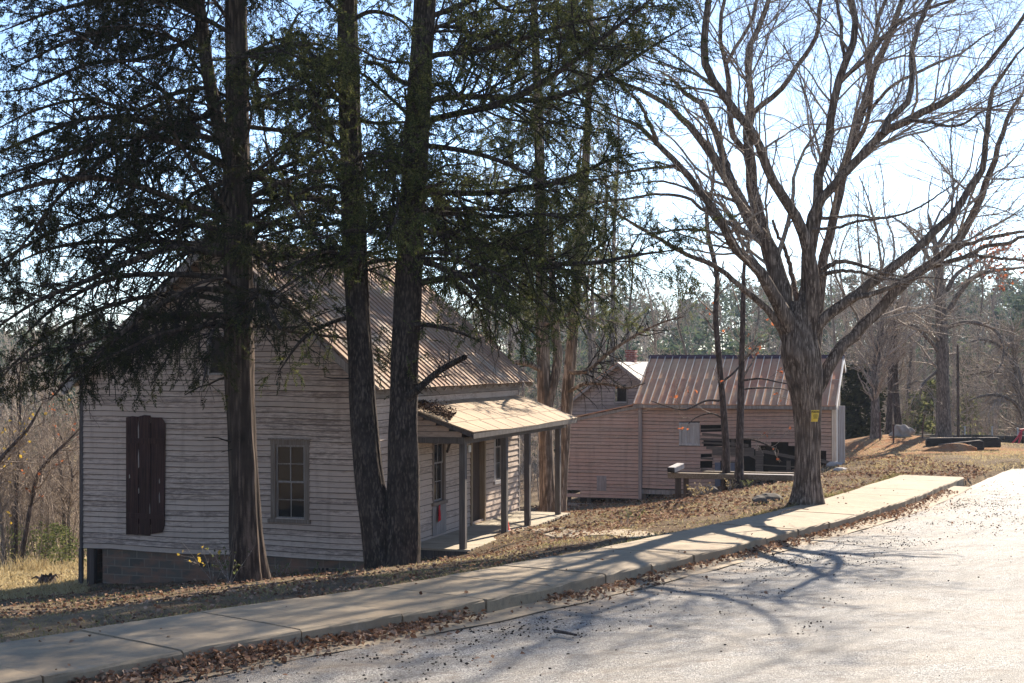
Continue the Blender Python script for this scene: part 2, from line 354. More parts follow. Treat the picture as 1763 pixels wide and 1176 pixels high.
    M['leaf_yellow'] = leaf_mat('yellow_leaves', [(0.42, 0.27, 0.03), (0.55, 0.38, 0.06)], 0.5)
    M['leaf_dead'] = leaf_mat('dead_leaves', [(0.085, 0.045, 0.03), (0.17, 0.09, 0.055), (0.28, 0.165, 0.105), (0.42, 0.29, 0.20)], 0.2, 3)
    M['grass'] = leaf_mat('grass_blades', [(0.16, 0.125, 0.06), (0.30, 0.235, 0.12), (0.14, 0.15, 0.05), (0.40, 0.32, 0.17)], 0.35, 0.5)
    M['straw'] = leaf_mat('straw_blades', [(0.30, 0.22, 0.10), (0.44, 0.34, 0.18), (0.5, 0.42, 0.26)], 0.35, 0.5)
    M['weed'] = leaf_mat('weed_leaves', [(0.06, 0.075, 0.03), (0.12, 0.14, 0.05), (0.2, 0.19, 0.07)], 0.4)
    M['thicket'] = bark_mat('thicket_stems', (0.20, 0.155, 0.12), (0.46, 0.37, 0.29), 2, 0.3, 0.2)
    M['pebble'] = plain('dark_crumbs', (0.05, 0.042, 0.036), 0.9, 0.1, 0, 0.4, 20)
    M['orange'] = plain('orange_plastic', (0.65, 0.07, 0.02), 0.45, 0.4, 0, 0.1)
    M['rag'] = plain('red_cloth', (0.45, 0.02, 0.025), 0.9, 0.1, 0, 0.3)
    M['sign'] = plain('yellow_card', (0.72, 0.47, 0.06), 0.55, 0.3, 0, 0.12)
    M['ink'] = plain('faded_ink', (0.16, 0.11, 0.03), 0.7, 0.2)
    M['white'] = plain('white_paint', (0.7, 0.7, 0.68), 0.6, 0.3, 0, 0.1)
    M['red_pipe'] = plain('red_pipe', (0.45, 0.03, 0.04), 0.5, 0.4, 0, 0.1)
    M['steel'] = plain('galvanised_post', (0.38, 0.39, 0.40), 0.5, 0.4, 0.5, 0.2)
    M['rust'] = plain('rusty_iron', (0.09, 0.05, 0.04), 0.8, 0.2, 0, 0.4)
build_materials()

# ------------------------------------------------------------------ sidewalk line and terrain
FRONT = np.array([(-12.9, 2.0, -2.62), (-8.35, 7.45, -2.73), (-3.635, 13.5, -2.836), (-0.19, 17.9, -2.965), (3.48, 24.0, -3.17), (8.51, 32.0, -3.235), (12.35, 39.2, -3.18)])
SW, CURB = 1.72, 0.19
def catmull(pts, n):
    pts = np.asarray(pts, float)
    if len(pts) == 2:
        t = np.linspace(0, 1, n)[:, None]; return pts[0]*(1-t) + pts[1]*t
    Pd = np.vstack([2*pts[0]-pts[1], pts, 2*pts[-1]-pts[-2]])
    seg = np.linalg.norm(np.diff(pts[:, :3], axis=0), axis=1); s = np.concatenate([[0], np.cumsum(seg)]); u = np.linspace(0, s[-1], n)
    i = np.clip(np.searchsorted(s, u, side='right')-1, 0, len(seg)-1); t = ((u-s[i])/np.maximum(seg[i], 1e-9))[:, None]
    p0, p1, p2, p3 = Pd[i], Pd[i+1], Pd[i+2], Pd[i+3]
    return 0.5*((2*p1)+(-p0+p2)*t+(2*p0-5*p1+4*p2-p3)*t*t+(-p0+3*p1-3*p2+p3)*t**3)
NL = 200
LINE = catmull(FRONT, NL)
TAN = np.gradient(LINE[:, :2], axis=0); TAN /= np.linalg.norm(TAN, axis=1)[:, None]
LEFTN = np.stack([-TAN[:, 1], TAN[:, 0]], 1)          # to the house side
LS = np.concatenate([[0], np.cumsum(np.linalg.norm(np.diff(LINE[:, :2], axis=0), axis=1))])
def line_at(s, w):
    """point at arc length s, w metres towards the road (negative: house side); z = sidewalk top"""
    s = np.asarray(s, float); w = np.asarray(w, float)
    q = np.stack([np.interp(s, LS, LINE[:, k]) for k in range(3)], -1)
    nn = np.stack([np.interp(s, LS, LEFTN[:, k]) for k in range(2)], -1)
    q[..., 0] -= nn[..., 0]*w; q[..., 1] -= nn[..., 1]*w
    over = np.maximum(s-LS[-1], 0)+np.minimum(s, 0)
    q[..., 0] += np.where(s > 0, TAN[-1, 0], TAN[0, 0])*over; q[..., 1] += np.where(s > 0, TAN[-1, 1], TAN[0, 1])*over
    return q
def road_w(X, Y):
    X = np.asarray(X, float); Y = np.asarray(Y, float); sh = X.shape
    x = X.ravel()[:, None]; y = Y.ravel()[:, None]
    outw = np.empty(x.shape[0]); outs = np.empty(x.shape[0])
    for a in range(0, len(x), 20000):
        dx = x[a:a+20000]-LINE[None, ::4, 0]; dy = y[a:a+20000]-LINE[None, ::4, 1]
        i = np.argmin(dx*dx+dy*dy, axis=1); j = i*4; r = np.arange(len(i))
        outw[a:a+20000] = -(dx[r, i]*LEFTN[j, 0]+dy[r, i]*LEFTN[j, 1]); outs[a:a+20000] = LS[j]+dx[r, i]*TAN[j, 0]+dy[r, i]*TAN[j, 1]
    return outw.reshape(sh), outs.reshape(sh)

ctrl = []
for s in np.linspace(0, LS[-1], 9):
    q = line_at(s, -SW-0.15); ctrl.append((q[0], q[1], q[2]-0.05))
    q = line_at(s, 0.15); ctrl.append((q[0], q[1], q[2]-CURB))
for (x, y, z) in [(0, 4, -2.35), (5, 3, -2.2), (4, 12, -2.62), (10, 14, -2.72), (9, 22, -3.0), (16, 24, -2.95), (18, 34, -3.05), (15.4, 43, -3.22), (20, 46, -3.2), (-4, 2, -2.4),
                  (0, -6, -1.9), (-12, -6, -2.0), (12, -6, -1.7), (0, -25, 3.2), (-20, -25, 3.0), (20, -25, 3.4), (25, 10, -2.3), (27, 60, -3.4), (-2.9, 31.4, -4.78), (-6, 45, -6.0), (0.4, 42.5, -4.75), (27,75,-5.5)]:
    ctrl.append((x, y, z))
for (px, py, D) in [(430, 1003, 27), (680, 978, 26.3), (500, 987, 32.4), (300, 1004, 33.2), (390, 1000, 32.8), (580, 984, 32), (145, 1008, 34), (430, 1013, 22.5), (300, 1031, 22), (200, 1046, 21), (100, 1060, 20), (560, 1000, 23), (690, 985, 22.8), (0, 1066, 20.5), (150, 1024, 28), (300, 1012, 28.5), (800, 966, 27), (900, 944, 27), (430, 1003, 28.5), (800, 955, 33), (870, 918, 36), (965, 893, 40.6),
                    (0, 1035, 31), (70, 1015, 35), (0, 985, 42), (110, 978, 44), (-300, 1010, 36), (-300, 990, 50), (60, 968, 50), (1110, 905, 30), (1110, 890, 36), (1000, 900, 38), (1000, 882, 46),
                    (975, 872, 53), (1103, 862, 52), (1170, 868, 45), (1250, 850, 44), (1300, 838, 48), (1385, 862, 32), (1320, 880, 31.5), (1440, 800, 49.7), (1437, 822, 42),
                    (1500, 820, 42), (1500, 792, 52), (1600, 778, 56), (1700, 775, 58), (1640, 757, 64), (1520, 762, 60), (1508, 749, 64), (1763, 765, 62), (1455, 778, 60),
                    (1400, 800, 70), (1600, 770, 80), (1200, 830, 70), (900, 850, 70), (700, 900, 70), (0, 960, 70)]:
    q = P(px, py, D); ctrl.append((q[0], q[1], q[2]-ZC))
ctrl = np.array(ctrl)
def _tps(r2): return np.where(r2 > 1e-9, 0.5*r2*np.log(np.maximum(r2, 1e-9)), 0)
_n = len(ctrl)
_K = _tps(((ctrl[:, None, :2]-ctrl[None, :, :2])**2).sum(-1))+np.eye(_n)*0.35
_A = np.zeros((_n+3, _n+3)); _A[:_n, :_n] = _K; _A[:_n, _n] = 1; _A[:_n, _n+1:] = ctrl[:, :2]; _A[_n, :_n] = 1; _A[_n+1:, :_n] = ctrl[:, :2].T
_W = np.linalg.solve(_A, np.concatenate([ctrl[:, 2], [0, 0, 0]]))
def sstep(a, b, x): t = np.clip((x-a)/(b-a), 0, 1); return t*t*(3-2*t)
def height(X, Y):
    X = np.asarray(X, float); Y = np.asarray(Y, float); sh = X.shape
    x = np.clip(X.ravel(), -22, 27); y = np.clip(Y.ravel(), -25, 78); z = np.empty_like(x)
    for a in range(0, len(x), 20000):
        r2 = (x[a:a+20000, None]-ctrl[None, :, 0])**2+(y[a:a+20000, None]-ctrl[None, :, 1])**2
        z[a:a+20000] = _tps(r2)@_W[:_n]+_W[_n]+_W[_n+1]*x[a:a+20000]+_W[_n+2]*y[a:a+20000]
    z = z.reshape(sh)
    az = np.clip(X/np.maximum(Y, 40), -0.45, 0.45)
    fz = -6-6*sstep(75, 120, Y)+(11+17*az)*sstep(130, 300, Y)
    z = z*(1-sstep(64, 96, Y))+fz*sstep(64, 96, Y)
    return z+ZC
def hgt(x, y): return float(height(np.array([x]), np.array([y]))[0])

def axis_lines(bands):
    out = []
    for a, b, st in bands: out.append(np.arange(a, b, st))
    return np.unique(np.concatenate(out+[np.array([bands[-1][1]])]))
def build_ground():
    xs = axis_lines([(-600, -100, 50), (-100, -30, 6), (-30, -16, 1.2), (-16, 20, 0.3), (20, 32, 1.2), (32, 100, 6), (100, 600, 50)])
    ys = axis_lines([(-400, -40, 40), (-40, 0, 4), (0, 8, 1.0), (8, 64, 0.3), (64, 110, 2.0), (110, 330, 10), (330, 1500, 90)])
    X, Y = np.meshgrid(xs, ys); Z = height(X, Y)
    near = (Y > 0) & (Y < 70) & (np.abs(X) < 32)
    bum = 0.035*np.sin(X*1.7+1.3*np.sin(Y*0.9))*np.sin(Y*1.3+0.8*np.sin(X*1.1))+0.02*np.sin(X*4.1+2*np.sin(Y*2.3))*np.sin(Y*3.7)
    w, s = road_w(X, Y)
    inside = (w > -SW-0.12) & (s > -6) & (s < LS[-1]+0.05) | (w > -0.1) & (s > -6) & (s < LS[-1]+6)
    Z = Z+np.where(near & ~inside, bum, 0)-np.where(inside, 0.22*np.clip((w+SW+0.12)/0.3, 0, 1), 0)
    n0, n1 = len(ys), len(xs); I = np.arange(n0*n1).reshape(n0, n1)
    Q = np.stack([I[:-1, :-1], I[:-1, 1:], I[1:, 1:], I[1:, :-1]], -1).reshape(-1, 4)
    o = np_mesh("ground", np.stack([X, Y, Z], -1).reshape(-1, 3), Q, MAT['ground'], smooth=True); tag(o, kind="structure")
build_ground()

def strip(name, s0, s1, ns, ws, zfun, mat):
    S = np.linspace(s0, s1, ns); W = np.array(ws, float)
    SS, WW = np.meshgrid(S, W, indexing='ij'); q = line_at(SS, WW); q[..., 2] = zfun(SS, WW, q)
    I = np.arange(q[..., 0].size).reshape(SS.shape)
    Q = np.stack([I[:-1, :-1], I[:-1, 1:], I[1:, 1:], I[1:, :-1]], -1).reshape(-1, 4)
    o = np_mesh(name, q.reshape(-1, 3), Q, mat, smooth=True); tag(o, kind="structure")
    uv = o.data.uv_layers.new(name="line"); vi = Q.ravel(); uv.data.foreach_set("uv", np.stack([SS.ravel()[vi], WW.ravel()[vi]], -1).astype(np.float32).ravel()); return o
def road_z(SS, WW, q):
    h = height(q[..., 0], q[..., 1])
    base = q[..., 2]+ZC-CURB
    t = sstep(0.3, 2.5, WW)
    wav = 0.012*np.sin(q[..., 0]*2.1+np.sin(q[..., 1]*1.7))*np.sin(q[..., 1]*1.9)+0.006*np.sin(q[..., 0]*5.3)*np.sin(q[..., 1]*6.1)
    return base*(1-t)+h*t+wav
strip("road", -5, LS[-1]+5.5, 150, [0.36, 0.5, 0.7, 1, 1.4, 1.9, 2.5, 3.2, 4, 5, 6, 7, 8.5, 10, 12, 15, 19, 24], road_z, MAT['asphalt'])
def gut_z(SS, WW, q): return q[..., 2]+ZC-CURB+0.012+0.02*(0.45-WW)+0.006*np.sin(SS*3.1)
strip("gutter", -5, LS[-1]-1.5, 120, [-0.02, 0.12, 0.28, 0.40, 0.47], gut_z, MAT['concrete'])

def build_sidewalk():
    V, Q = [], []
    s = -4.0+0.72; k = 0
    while s < LS[-1]-0.2:
        e = min(s+1.56, LS[-1]); dz = random.uniform(-0.008, 0.008); dn = random.uniform(-0.012, 0.012)
        if k % 4 == 3: dn += 0.018
        ss = np.linspace(s+0.013, e-0.013, 7)
        prof = [(0.0, -CURB-0.1), (0.0+0.004, -0.03), (-0.010, -0.008), (-0.03, 0.0), (-0.6, 0.004), (-1.2, 0.002), (-SW+0.02, 0.0), (-SW, -0.02), (-SW, -0.25)]
        b = len(V)
        for si in ss:
            for (w, z) in prof:
                jit = random.uniform(-0.011, 0.011) if z < 0 and w > -0.1 else 0
                q = line_at(si, w+dn+jit); V.append((q[0], q[1], q[2]+ZC+z+dz+jit*0.6-0.055*float(sstep(LS[-1]-5, LS[-1], si))))
        m = len(prof)
        for i in range(6):
            for j in range(m-1): Q.append((b+i*m+j, b+(i+1)*m+j, b+(i+1)*m+j+1, b+i*m+j+1))
        caps = [tuple(b+j for j in range(m)), tuple(b+6*m+j for j in range(m-1, -1, -1))]
        Q.extend(caps); s = e; k += 1
    me = bpy.data.meshes.new("sidewalk"); me.from_pydata(V, [], Q); me.update(); me.materials.append(MAT['concrete'])
    o = bpy.data.objects.new("sidewalk", me); COL.objects.link(o); tag(o, kind="structure")
build_sidewalk()

def slab(name, px, D0, D1, label_kind=None):
    """thin concrete pad lying on the yard"""
    pts = []
    for (x, D) in px: pts.append((x, D))
    mb = MB(); top = [(x, y, hgt(x, y)+0.05) for x, y in pts]
    mb.prism(top, (0, 0, -0.2)); o = mb.build(name, MAT['concrete'], bevel=0.012); tag(o, kind="structure")

# ------------------------------------------------------------------ siding
def siding(mb, O, A, N, L, z0, z1, clip=None, holes=(), exp=0.125, sag=None, jit=0.004, seg=0.7, rnd=random, blen=(2.4, 4.6)):
    O, A, N = np.array(O, float), np.array(A, float), np.array(N, float)
    z = z0
    while z < z1-0.02:
        zt = min(z+exp, z1); zm = 0.5*(z+zt)
        lo, hi = clip(zm) if clip else (0.0, L)
        iv = [(lo, hi)]
        for (a0, a1, h0, h1) in holes:
            if h0 < zm < h1:
                nv = []
                for (p, q) in iv:
                    if a1 <= p or a0 >= q: nv.append((p, q)); continue
                    if a0 > p: nv.append((p, a0))
                    if a1 < q: nv.append((a1, q))
                iv = nv
        for (p, q) in iv:
            c = p
            while c < q-0.03:
                e = min(q, c+rnd.uniform(*blen))
                if q-e < 0.5: e = q
                n = max(1, int((e-c)/seg)); tilt = rnd.uniform(-jit, jit); bow = rnd.uniform(0.022, 0.034)
                vs_, fs, mi = [], [], []
                for i in range(n+1):
                    a = c+0.001+(e-c-0.002)*i/n
                    dz = tilt*(i/n-0.5)+rnd.uniform(-jit, jit)*0.35+(sag(a) if sag else 0)
                    b = bow+rnd.uniform(-0.003, 0.003)
                    ew = 0.015+rnd.uniform(-0.006, 0.005)
                    for (zz, o) in ((z-0.014, 0.004), (z-0.014, b-0.003), (z-0.014+ew, b), (zt, 0.004)):
                        vs_.append(O+A*a+N*o+np.array((0, 0, zz+dz)))
                for i in range(n):
                    k = 4*i; fs += [(k, k+1, k+5, k+4), (k+1, k+2, k+6, k+5), (k+2, k+3, k+7, k+6)]; mi += [1, 1, 0]  # second slot colours the lap's underside and front rim as its shadow line
                fs += [(0, 3, 2, 1), (4*n, 4*n+1, 4*n+2, 4*n+3)]; mi += [1, 1]
                mb.add(vs_, fs, mi); c = e
        z = zt

def backing(mb, O, A, L, z0, z1, clip=None, holes=(), breaks=()):
    """inner skin of a wall, cut round its openings"""
    O, A = np.array(O, float), np.array(A, float)
    zs = sorted(set([z0, z1]+[h for hh in holes for h in hh[2:4] if z0 < h < z1]+[b for b in breaks if z0 < b < z1]))
    for a, b in zip(zs[:-1], zs[1:]):
        la, ha = clip(a) if clip else (0, L); lb, hb = clip(b) if clip else (0, L)
        cuts = sorted([(h[0], h[1]) for h in holes if h[2] <= a+1e-6 and h[3] >= b-1e-6])
        pieces = []; pa, pb = la, lb
        for (p, q) in cuts: pieces.append((pa, p, pb, p)); pa = pb = q
        pieces.append((pa, ha, pb, hb))
        for (p0, p1, q0, q1) in pieces:
            if p1-p0 < 1e-4 and q1-q0 < 1e-4: continue
            mb.add([O+A*p0+np.array((0,0,a)), O+A*p1+np.array((0,0,a)), O+A*q1+np.array((0,0,b)), O+A*q0+np.array((0,0,b))], [(0,1,2,3)])

def window(parent, O, A, N, a0, a1, z0, z1, cas=0.11, cols=2, rows=2, head=True, frame_m='casing', sash_m='trim', sill_drop=0.05):
    """double hung window: outer casing a0..a1, z0..z1"""
    O, A, N = np.array(O, float), np.array(A, float), np.array(N, float); U = np.array((0, 0, 1.0))
    def bx(mb, p, q, zl, zh, n0, n1):
        mb.obox(O+A*(p+q)/2+U*(zl+zh)/2+N*(n0+n1)/2, A*(q-p)/2, N*(n1-n0)/2, U*(zh-zl)/2)
    fr = MB(); bx(fr, a0, a0+cas, z0+0.04, z1-cas, -0.06, 0.034); bx(fr, a1-cas, a1, z0+0.04, z1-cas, -0.06, 0.034); bx(fr, a0-0.01, a1+0.01, z1-cas, z1, -0.06, 0.036)
    if head: bx(fr, a0-0.05, a1+0.05, z1+0.002, z1+0.035, -0.01, 0.075)
    w = fr.build("window", MAT[frame_m], parent, 0.004)
    s = MB(); bx(s, a0-0.04, a1+0.06, z0-sill_drop, z0+0.038, -0.08, 0.07); s.build("sill", MAT[frame_m], w, 0.004)
    ia, ib, iz0, iz1 = a0+cas+0.002, a1-cas-0.002, z0+0.042, z1-cas-0.002; mid = 0.5*(iz0+iz1); t = 0.042
    for (lo, hi, n) in ((mid-0.02, iz1, -0.022), (iz0, mid+0.02, -0.050)):
        sb = MB(); d = 0.014
        bx(sb, ia, ia+t, lo, hi, n-d, n+d); bx(sb, ib-t, ib, lo, hi, n-d, n+d); bx(sb, ia+t, ib-t, hi-t, hi, n-d, n+d); bx(sb, ia+t, ib-t, lo, lo+t, n-d, n+d)
        for c in range(1, cols):
            x = ia+t+(ib-ia-2*t)*c/cols; bx(sb, x-0.009, x+0.009, lo+t, hi-t, n-0.008, n+0.010)
        for r in range(1, rows):
            y = lo+t+(hi-lo-2*t)*r/rows; bx(sb, ia+t, ib-t, y-0.009, y+0.009, n-0.0095, n+0.0085)
        sb.build("sash", MAT[sash_m], w)
        g = MB(); bx(g, ia+t-0.004, ib-t+0.004, lo+t-0.004, hi-t+0.004, n-0.005, n-0.001); g.build("pane", MAT['glass'], w)
    return w

# ------------------------------------------------------------------ the white house
AU = math.atan2(0.949, 0.314)
def build_house():
    z_b = ZC-4.48
    H = empty("old_house", (-3.14, 31.7, z_b), AU, "abandoned white clapboard house with tan metal roof and a side porch", "house")
    L, Wd, EV, RG = 10.6, 7.43, 4.0, 7.25
    X, Y, U = np.array((1., 0, 0)), np.array((0, 1., 0)), np.array((0, 0, 1.))
    def gclip(z):
        if z <= EV: return (0.0, Wd)
        f = (z-EV)/(RG-EV)*Wd/2; return (min(f, Wd/2-0.001), max(Wd-f, Wd/2+0.001))
    # gable wall towards the camera: local x = 0, normal -x, boards along y
    win = (1.46, 2.42, 0.83, 2.65); sh = (5.12, 6.17, 0.40, 3.12); att = (3.38, 4.06, 4.15, 4.98)
    holes = [win, (sh[0]+0.06, sh[1]-0.05, sh[2]+0.2, sh[3]-0.16), att]
    wl = MB(); siding(wl, (0, 0, 0), Y, -X, Wd, 0, RG-0.05, gclip, holes, sag=lambda a: 0.012*math.sin(a*0.9)-0.016*math.sin(a*1.7), jit=0.008)
    gable = wl.build("wall", MAT['side_y'], H)
    bk = MB(); backing(bk, (0.004, 0, 0), Y, Wd, 0, RG, gclip, holes, (EV,)); bk.build("wall_lining", MAT['dark'], gable)
    wl = MB(); siding(wl, (L, 0, 0), Y, X, Wd, 0, RG-0.05, gclip, []); wl.build("wall", MAT['side_y'], H)
    bk = MB(); backing(bk, (L-0.004, 0, 0), Y, Wd, 0, RG, gclip, [], (EV,)); bk.build("wall_lining", MAT['dark'], gable)
    # porch side wall: local y = 0, normal -y
    w1 = (3.72, 4.62, 0.90, 2.95); dr = (6.45, 7.62, 0.10, 2.62); w2 = (8.35, 9.20, 1.05, 3.05)
    wl = MB(); siding(wl, (0, 0, 0), X, -Y, L, 0, EV-0.42, None, [w1, dr, w2], exp=0.155, jit=0.008)
    side = wl.build("wall", MAT['side_x'], H)
    bk = MB(); backing(bk, (0, 0.004, 0), X, L, 0, EV, None, [w1, dr, w2]); bk.build("wall_lining", MAT['dark'], side)
    wl = MB(); siding(wl, (0, Wd, 0), X, Y, L, 0, EV, None, []); wl.build("wall", MAT['side_x'], H)
    bk = MB(); backing(bk, (0, Wd-0.004, 0), X, L, 0, EV); bk.build("wall_lining", MAT['dark'], gable)
    fb = MB(); fb.box((0.01, -0.05, EV-0.42), (3.3, 0.0, EV-0.03)); fb.box((3.303, -0.055, EV-0.42), (L-0.01, 0.0, EV-0.03)); fb.build("frieze_board", MAT['trim_x'], H, 0.004)
    for (x0, y0) in ((-0.035, -0.035), (-0.035, Wd-0.06), (L-0.06, -0.035), (L-0.06, Wd-0.06)):
        cb = MB(); cb.box((x0, y0, -0.03), (x0+0.095, y0+0.095, EV-0.02)); cb.build("corner_board", MAT['trim_dark' if (x0 < 0 and y0 > 1) else 'trim'], H, 0.004)
    # interior
    it = MB(); it.box((0.35, 0.35, 0.02), (L-0.35, Wd-0.35, 0.06)); it.box((0.35, 3.6, 0.07), (L-0.35, 3.66, 3.2)); it.box((0.35, 0.35, 3.22), (L-0.35, Wd-0.35, 3.26)); it.build("floor", MAT['dark'], H)
    # windows
    window(H, (0, 0, 0), Y, -X, *win[:2], *win[2:], cas=0.115)
    window(H, (0, 0, 0), X, -Y, *w1[:2], *w1[2:], cas=0.11, cols=2, rows=2)
    window(H, (0, 0, 0), X, -Y, *w2[:2], *w2[2:], cas=0.11, cols=2, rows=2, frame_m='trim_pale')
    fr = MB(); a0, a1, h0, h1 = att
    fr.box((-0.04, a0, h0), (0.02, a0+0.09, h1)); fr.box((-0.04, a1-0.09, h0), (0.02, a1, h1)); fr.box((-0.043, a0-0.02, h1), (0.02, a1+0.02, h1+0.09)); fr.box((-0.05, a0-0.03, h0-0.06), (0.02, a1+0.03, h0-0.002))
    aw = fr.build("attic_window", MAT['trim'], H, 0.004)
    g = MB(); g.box((0.02, a0+0.09, h0), (0.03, a1-0.09, h1)); g.build("pane", MAT['dark'], aw)
    # plank shutter
    S = MB(); a0, a1, h0, h1 = sh
    edges = [a0-0.02, a0+0.40, a0+0.72, a1+0.02]; tops = [h1-0.01, h1+0.03, h1-0.0]; bots = [h0+0.05, h0-0.04, h0-0.03]
    for i in range(3):
        p, q = edges[i]+0.011, edges[i+1]-0.011
        ztop = [tops[i], tops[i]]
        poly = [(-0.05, p, bots[i]), (-0.05, q, bots[i]+random.uniform(-0.02, 0.02))]
        if i == 0: poly = [(-0.05, p+0.04, bots[i]+0.18), (-0.05, p+0.10, bots[i]), (-0.05, q, bots[i]-0.05), (-0.05, q, tops[i]), (-0.05, p+0.12, tops[i]), (-0.05, p+0.02, tops[i]-0.14)]
        else: poly += [(-0.05, q, tops[i]-0.02), (-0.05, 0.5*(p+q), tops[i]+0.015), (-0.05, p, tops[i])]
        S.prism(poly, (0.022, 0, 0))
    shu = S.build("shutter", MAT['shutter'], H)
    for (zl, zh) in ((h0+0.35, h0+0.47), (h1-0.62, h1-0.50)):
        bt = MB(); bt.box((-0.072, a0+0.02, zl), (-0.052, a1-0.02, zh)); bt.build("batten", MAT['shutter'], shu)
    for (yy, zz, hh) in ((a0+0.16, h0+0.75, 0.25), (a0+0.415, h0+0.42, 0.30), (a0+0.715, h0+1.55, 0.42), (a0+0.72, h1-0.5, 0.4), (a0+0.16, h0+1.2, 0.10), (a0+0.71, h0+0.95, 0.13), (a1-0.09, h0+1.3, 0.08)):
        wp = MB(); wp.prism([(-0.0525, yy-0.014, zz), (-0.0525, yy+0.012, zz-0.03), (-0.0525, yy+0.016, zz+hh*0.6), (-0.0525, yy, zz+hh), (-0.0525, yy-0.01, zz+hh*0.5)], (0.002, 0, 0))
        wp.build("worn_patch", MAT['trim'], shu)
    # door: casing, deep reveal, door leaf ajar inside
    D = MB(); a0, a1, h0, h1 = dr
    D.box((a0, -0.05, h0), (a0+0.11, 0.14, h1)); D.box((a1-0.11, -0.05, h0), (a1, 0.14, h1)); D.box((a0-0.01, -0.052, h1), (a1+0.01, 0.14, h1+0.11)); D.box((a0, -0.06, h0-0.06), (a1, 0.14, h0-0.002))
    door = D.build("door_frame", wood_mat('ochre_jamb', (0.24, 0.17, 0.10), (0.40, 0.30, 0.19), 'z'), H, 0.004)
    dl = MB(); dl.box((a0+0.12, 0.10, h0), (a1-0.12, 0.135, h1-0.003)); dl.build("door", wood_mat('brown_door', (0.045, 0.03, 0.022), (0.10, 0.065, 0.045), 'z'), H)
    # roof: two slopes with raised ribs
    dz, half = RG-EV, Wd/2; OE, OR = 0.42, 0.38
    sl = math.hypot(dz, half); sdir = np.array((0, half/sl, dz/sl)); sn = np.array((0, -dz/sl, half/sl))
    for side_ in (0, 1):
        def T(p):
            p = np.array(p, float)
            return np.array((p[0], Wd-p[1], p[2])) if side_ else p
        R = MB(); eave = np.array((0, 0, EV))-sdir*OE; tot = sl+OE
        nx, nv = 40, 14
        x0, x1 = -OR, L+OR
        grid = []
        for j in range(nv+1):
            for i in range(nx+1):
                t = j/nv; xx = x0+(x1-x0)*i/nx
                flare = 0.10*(1-t)**3 if True else 0
                p = eave+sdir*(tot*t)+sn*(0.04+flare*0.7+0.008*math.sin(xx*2.1+t*3)); p[0] = xx; grid.append(T(p))
        fs = [(j*(nx+1)+i, j*(nx+1)+i+1, (j+1)*(nx+1)+i+1, (j+1)*(nx+1)+i) for j in range(nv) for i in range(nx)]
        R.add(grid, fs)
        k = 0; xx = x0+0.02
        while xx < x1:
            for j in range(nv):
                tA, tB = j/nv, (j+1)/nv
                def pt(t, off): 
                    fl = 0.10*(1-t)**3
                    q = eave+sdir*(tot*t)+sn*(0.04+fl*0.7+0.008*math.sin(xx*2.1+t*3)+off); q[0] = xx; return q
                a_, b_ = pt(tA, 0.012), pt(tB, 0.012); w = np.array((0.016, 0, 0))
                R.add([T(a_-w-sn*0.02), T(a_+w-sn*0.02), T(b_+w-sn*0.02), T(b_-w-sn*0.02), T(a_+sn*0.016), T(b_+sn*0.016)], [(0, 4, 5, 3), (4, 1, 2, 5), (0, 1, 4)])
            xx += 0.305; k += 1
        rf = R.build("roof", MAT['roof_a'], H)
        m = rf.modifiers.new("thick", 'SOLIDIFY'); m.thickness = 0.012; m.offset = -1
        for xr in (-OR+0.01, L+OR-0.035):
            rk = MB()
            p, q = eave-sn*0.055, eave+sdir*(tot-0.01)-sn*0.055
            poly = [p+sn*0.085, p-sn*0.075, q-sn*0.075, q+sn*0.085]
            for a in poly: a[0] = xr
            rk.prism([T(a) for a in poly], (0.028, 0, 0))
            rk.build("rake_board", MAT['trim'], rf)
        for tt in np.linspace(0.08, 0.97, 6):
            so_ = MB(); p = eave+sdir*(tot*tt)-sn*0.03; p[0] = (-OR+0.04)/2
            so_.obox(T(p), (0.17, 0, 0), tuple(T(p+sdir*0.05)-T(p)), tuple(T(p+sn*0.03)-T(p)))
            so_.build("lookout", MAT['trim'], rf)
        xx = 0.3
        while xx < L and side_ == 0:
            p = eave+sdir*0.02-sn*0.03; q = eave+sdir*(OE+0.02)-sn*0.03; p[0] = q[0] = xx
            so_ = MB(); so_.bar(T(p), T(q), 0.05, 0.09, T(p+sn)-T(p)); so_.build("rafter_tail", MAT['trim'], rf); xx += 0.61
    rc = MB(); 
    for (x0, x1) in ((-OR, L*0.5), (L*0.5+0.003, L+OR)): rc.prism([(x0, half-0.16, RG-0.09), (x0, half, RG+0.085), (x0, half+0.16, RG-0.09), (x0, half, RG+0.06)], (x1-x0, 0, 0))
    rc.build("ridge_cap", MAT['roof_a'], H)
    # foundation
    fz = -1.15
    fm = MB(); fm.box((0.05, 0.03, fz), (0.25, Wd-0.55, -0.02)); fm.box((0.26, 0.05, fz), (L-0.05, 0.25, -0.02)); fm.box((0.26, Wd-0.25, fz), (L-0.05, Wd-0.05, -0.02)); fm.box((L-0.25, 0.26, fz), (L-0.05, Wd-0.26, -0.02))
    fo = fm.build("foundation", MAT['block'], H)
    for yc in (4.15, 1.15):
        vt = MB(); vt.box((0.030, yc-0.19, -0.34), (0.052, yc+0.19, -0.18)); v_ = vt.build("vent", MAT['block'], fo)
        for k in range(3):
            s_ = MB(); s_.box((0.026, yc-0.14+k*0.105, -0.325), (0.0295, yc-0.08+k*0.105, -0.195)); s_.build("vent_slot", MAT['dark'], v_) if k == 0 else None
        s_ = MB()
        for k in range(1, 3): s_.box((0.026, yc-0.14+k*0.105, -0.325), (0.0295, yc-0.08+k*0.105, -0.195))
        s_.build("vent_slot", MAT['dark'], v_)
    pp = MB(); pp.box((0.02, Wd-0.33, fz), (0.17, Wd-0.13, -0.005)); pp.build("corner_pier", MAT['darkpost'], H, 0.01)
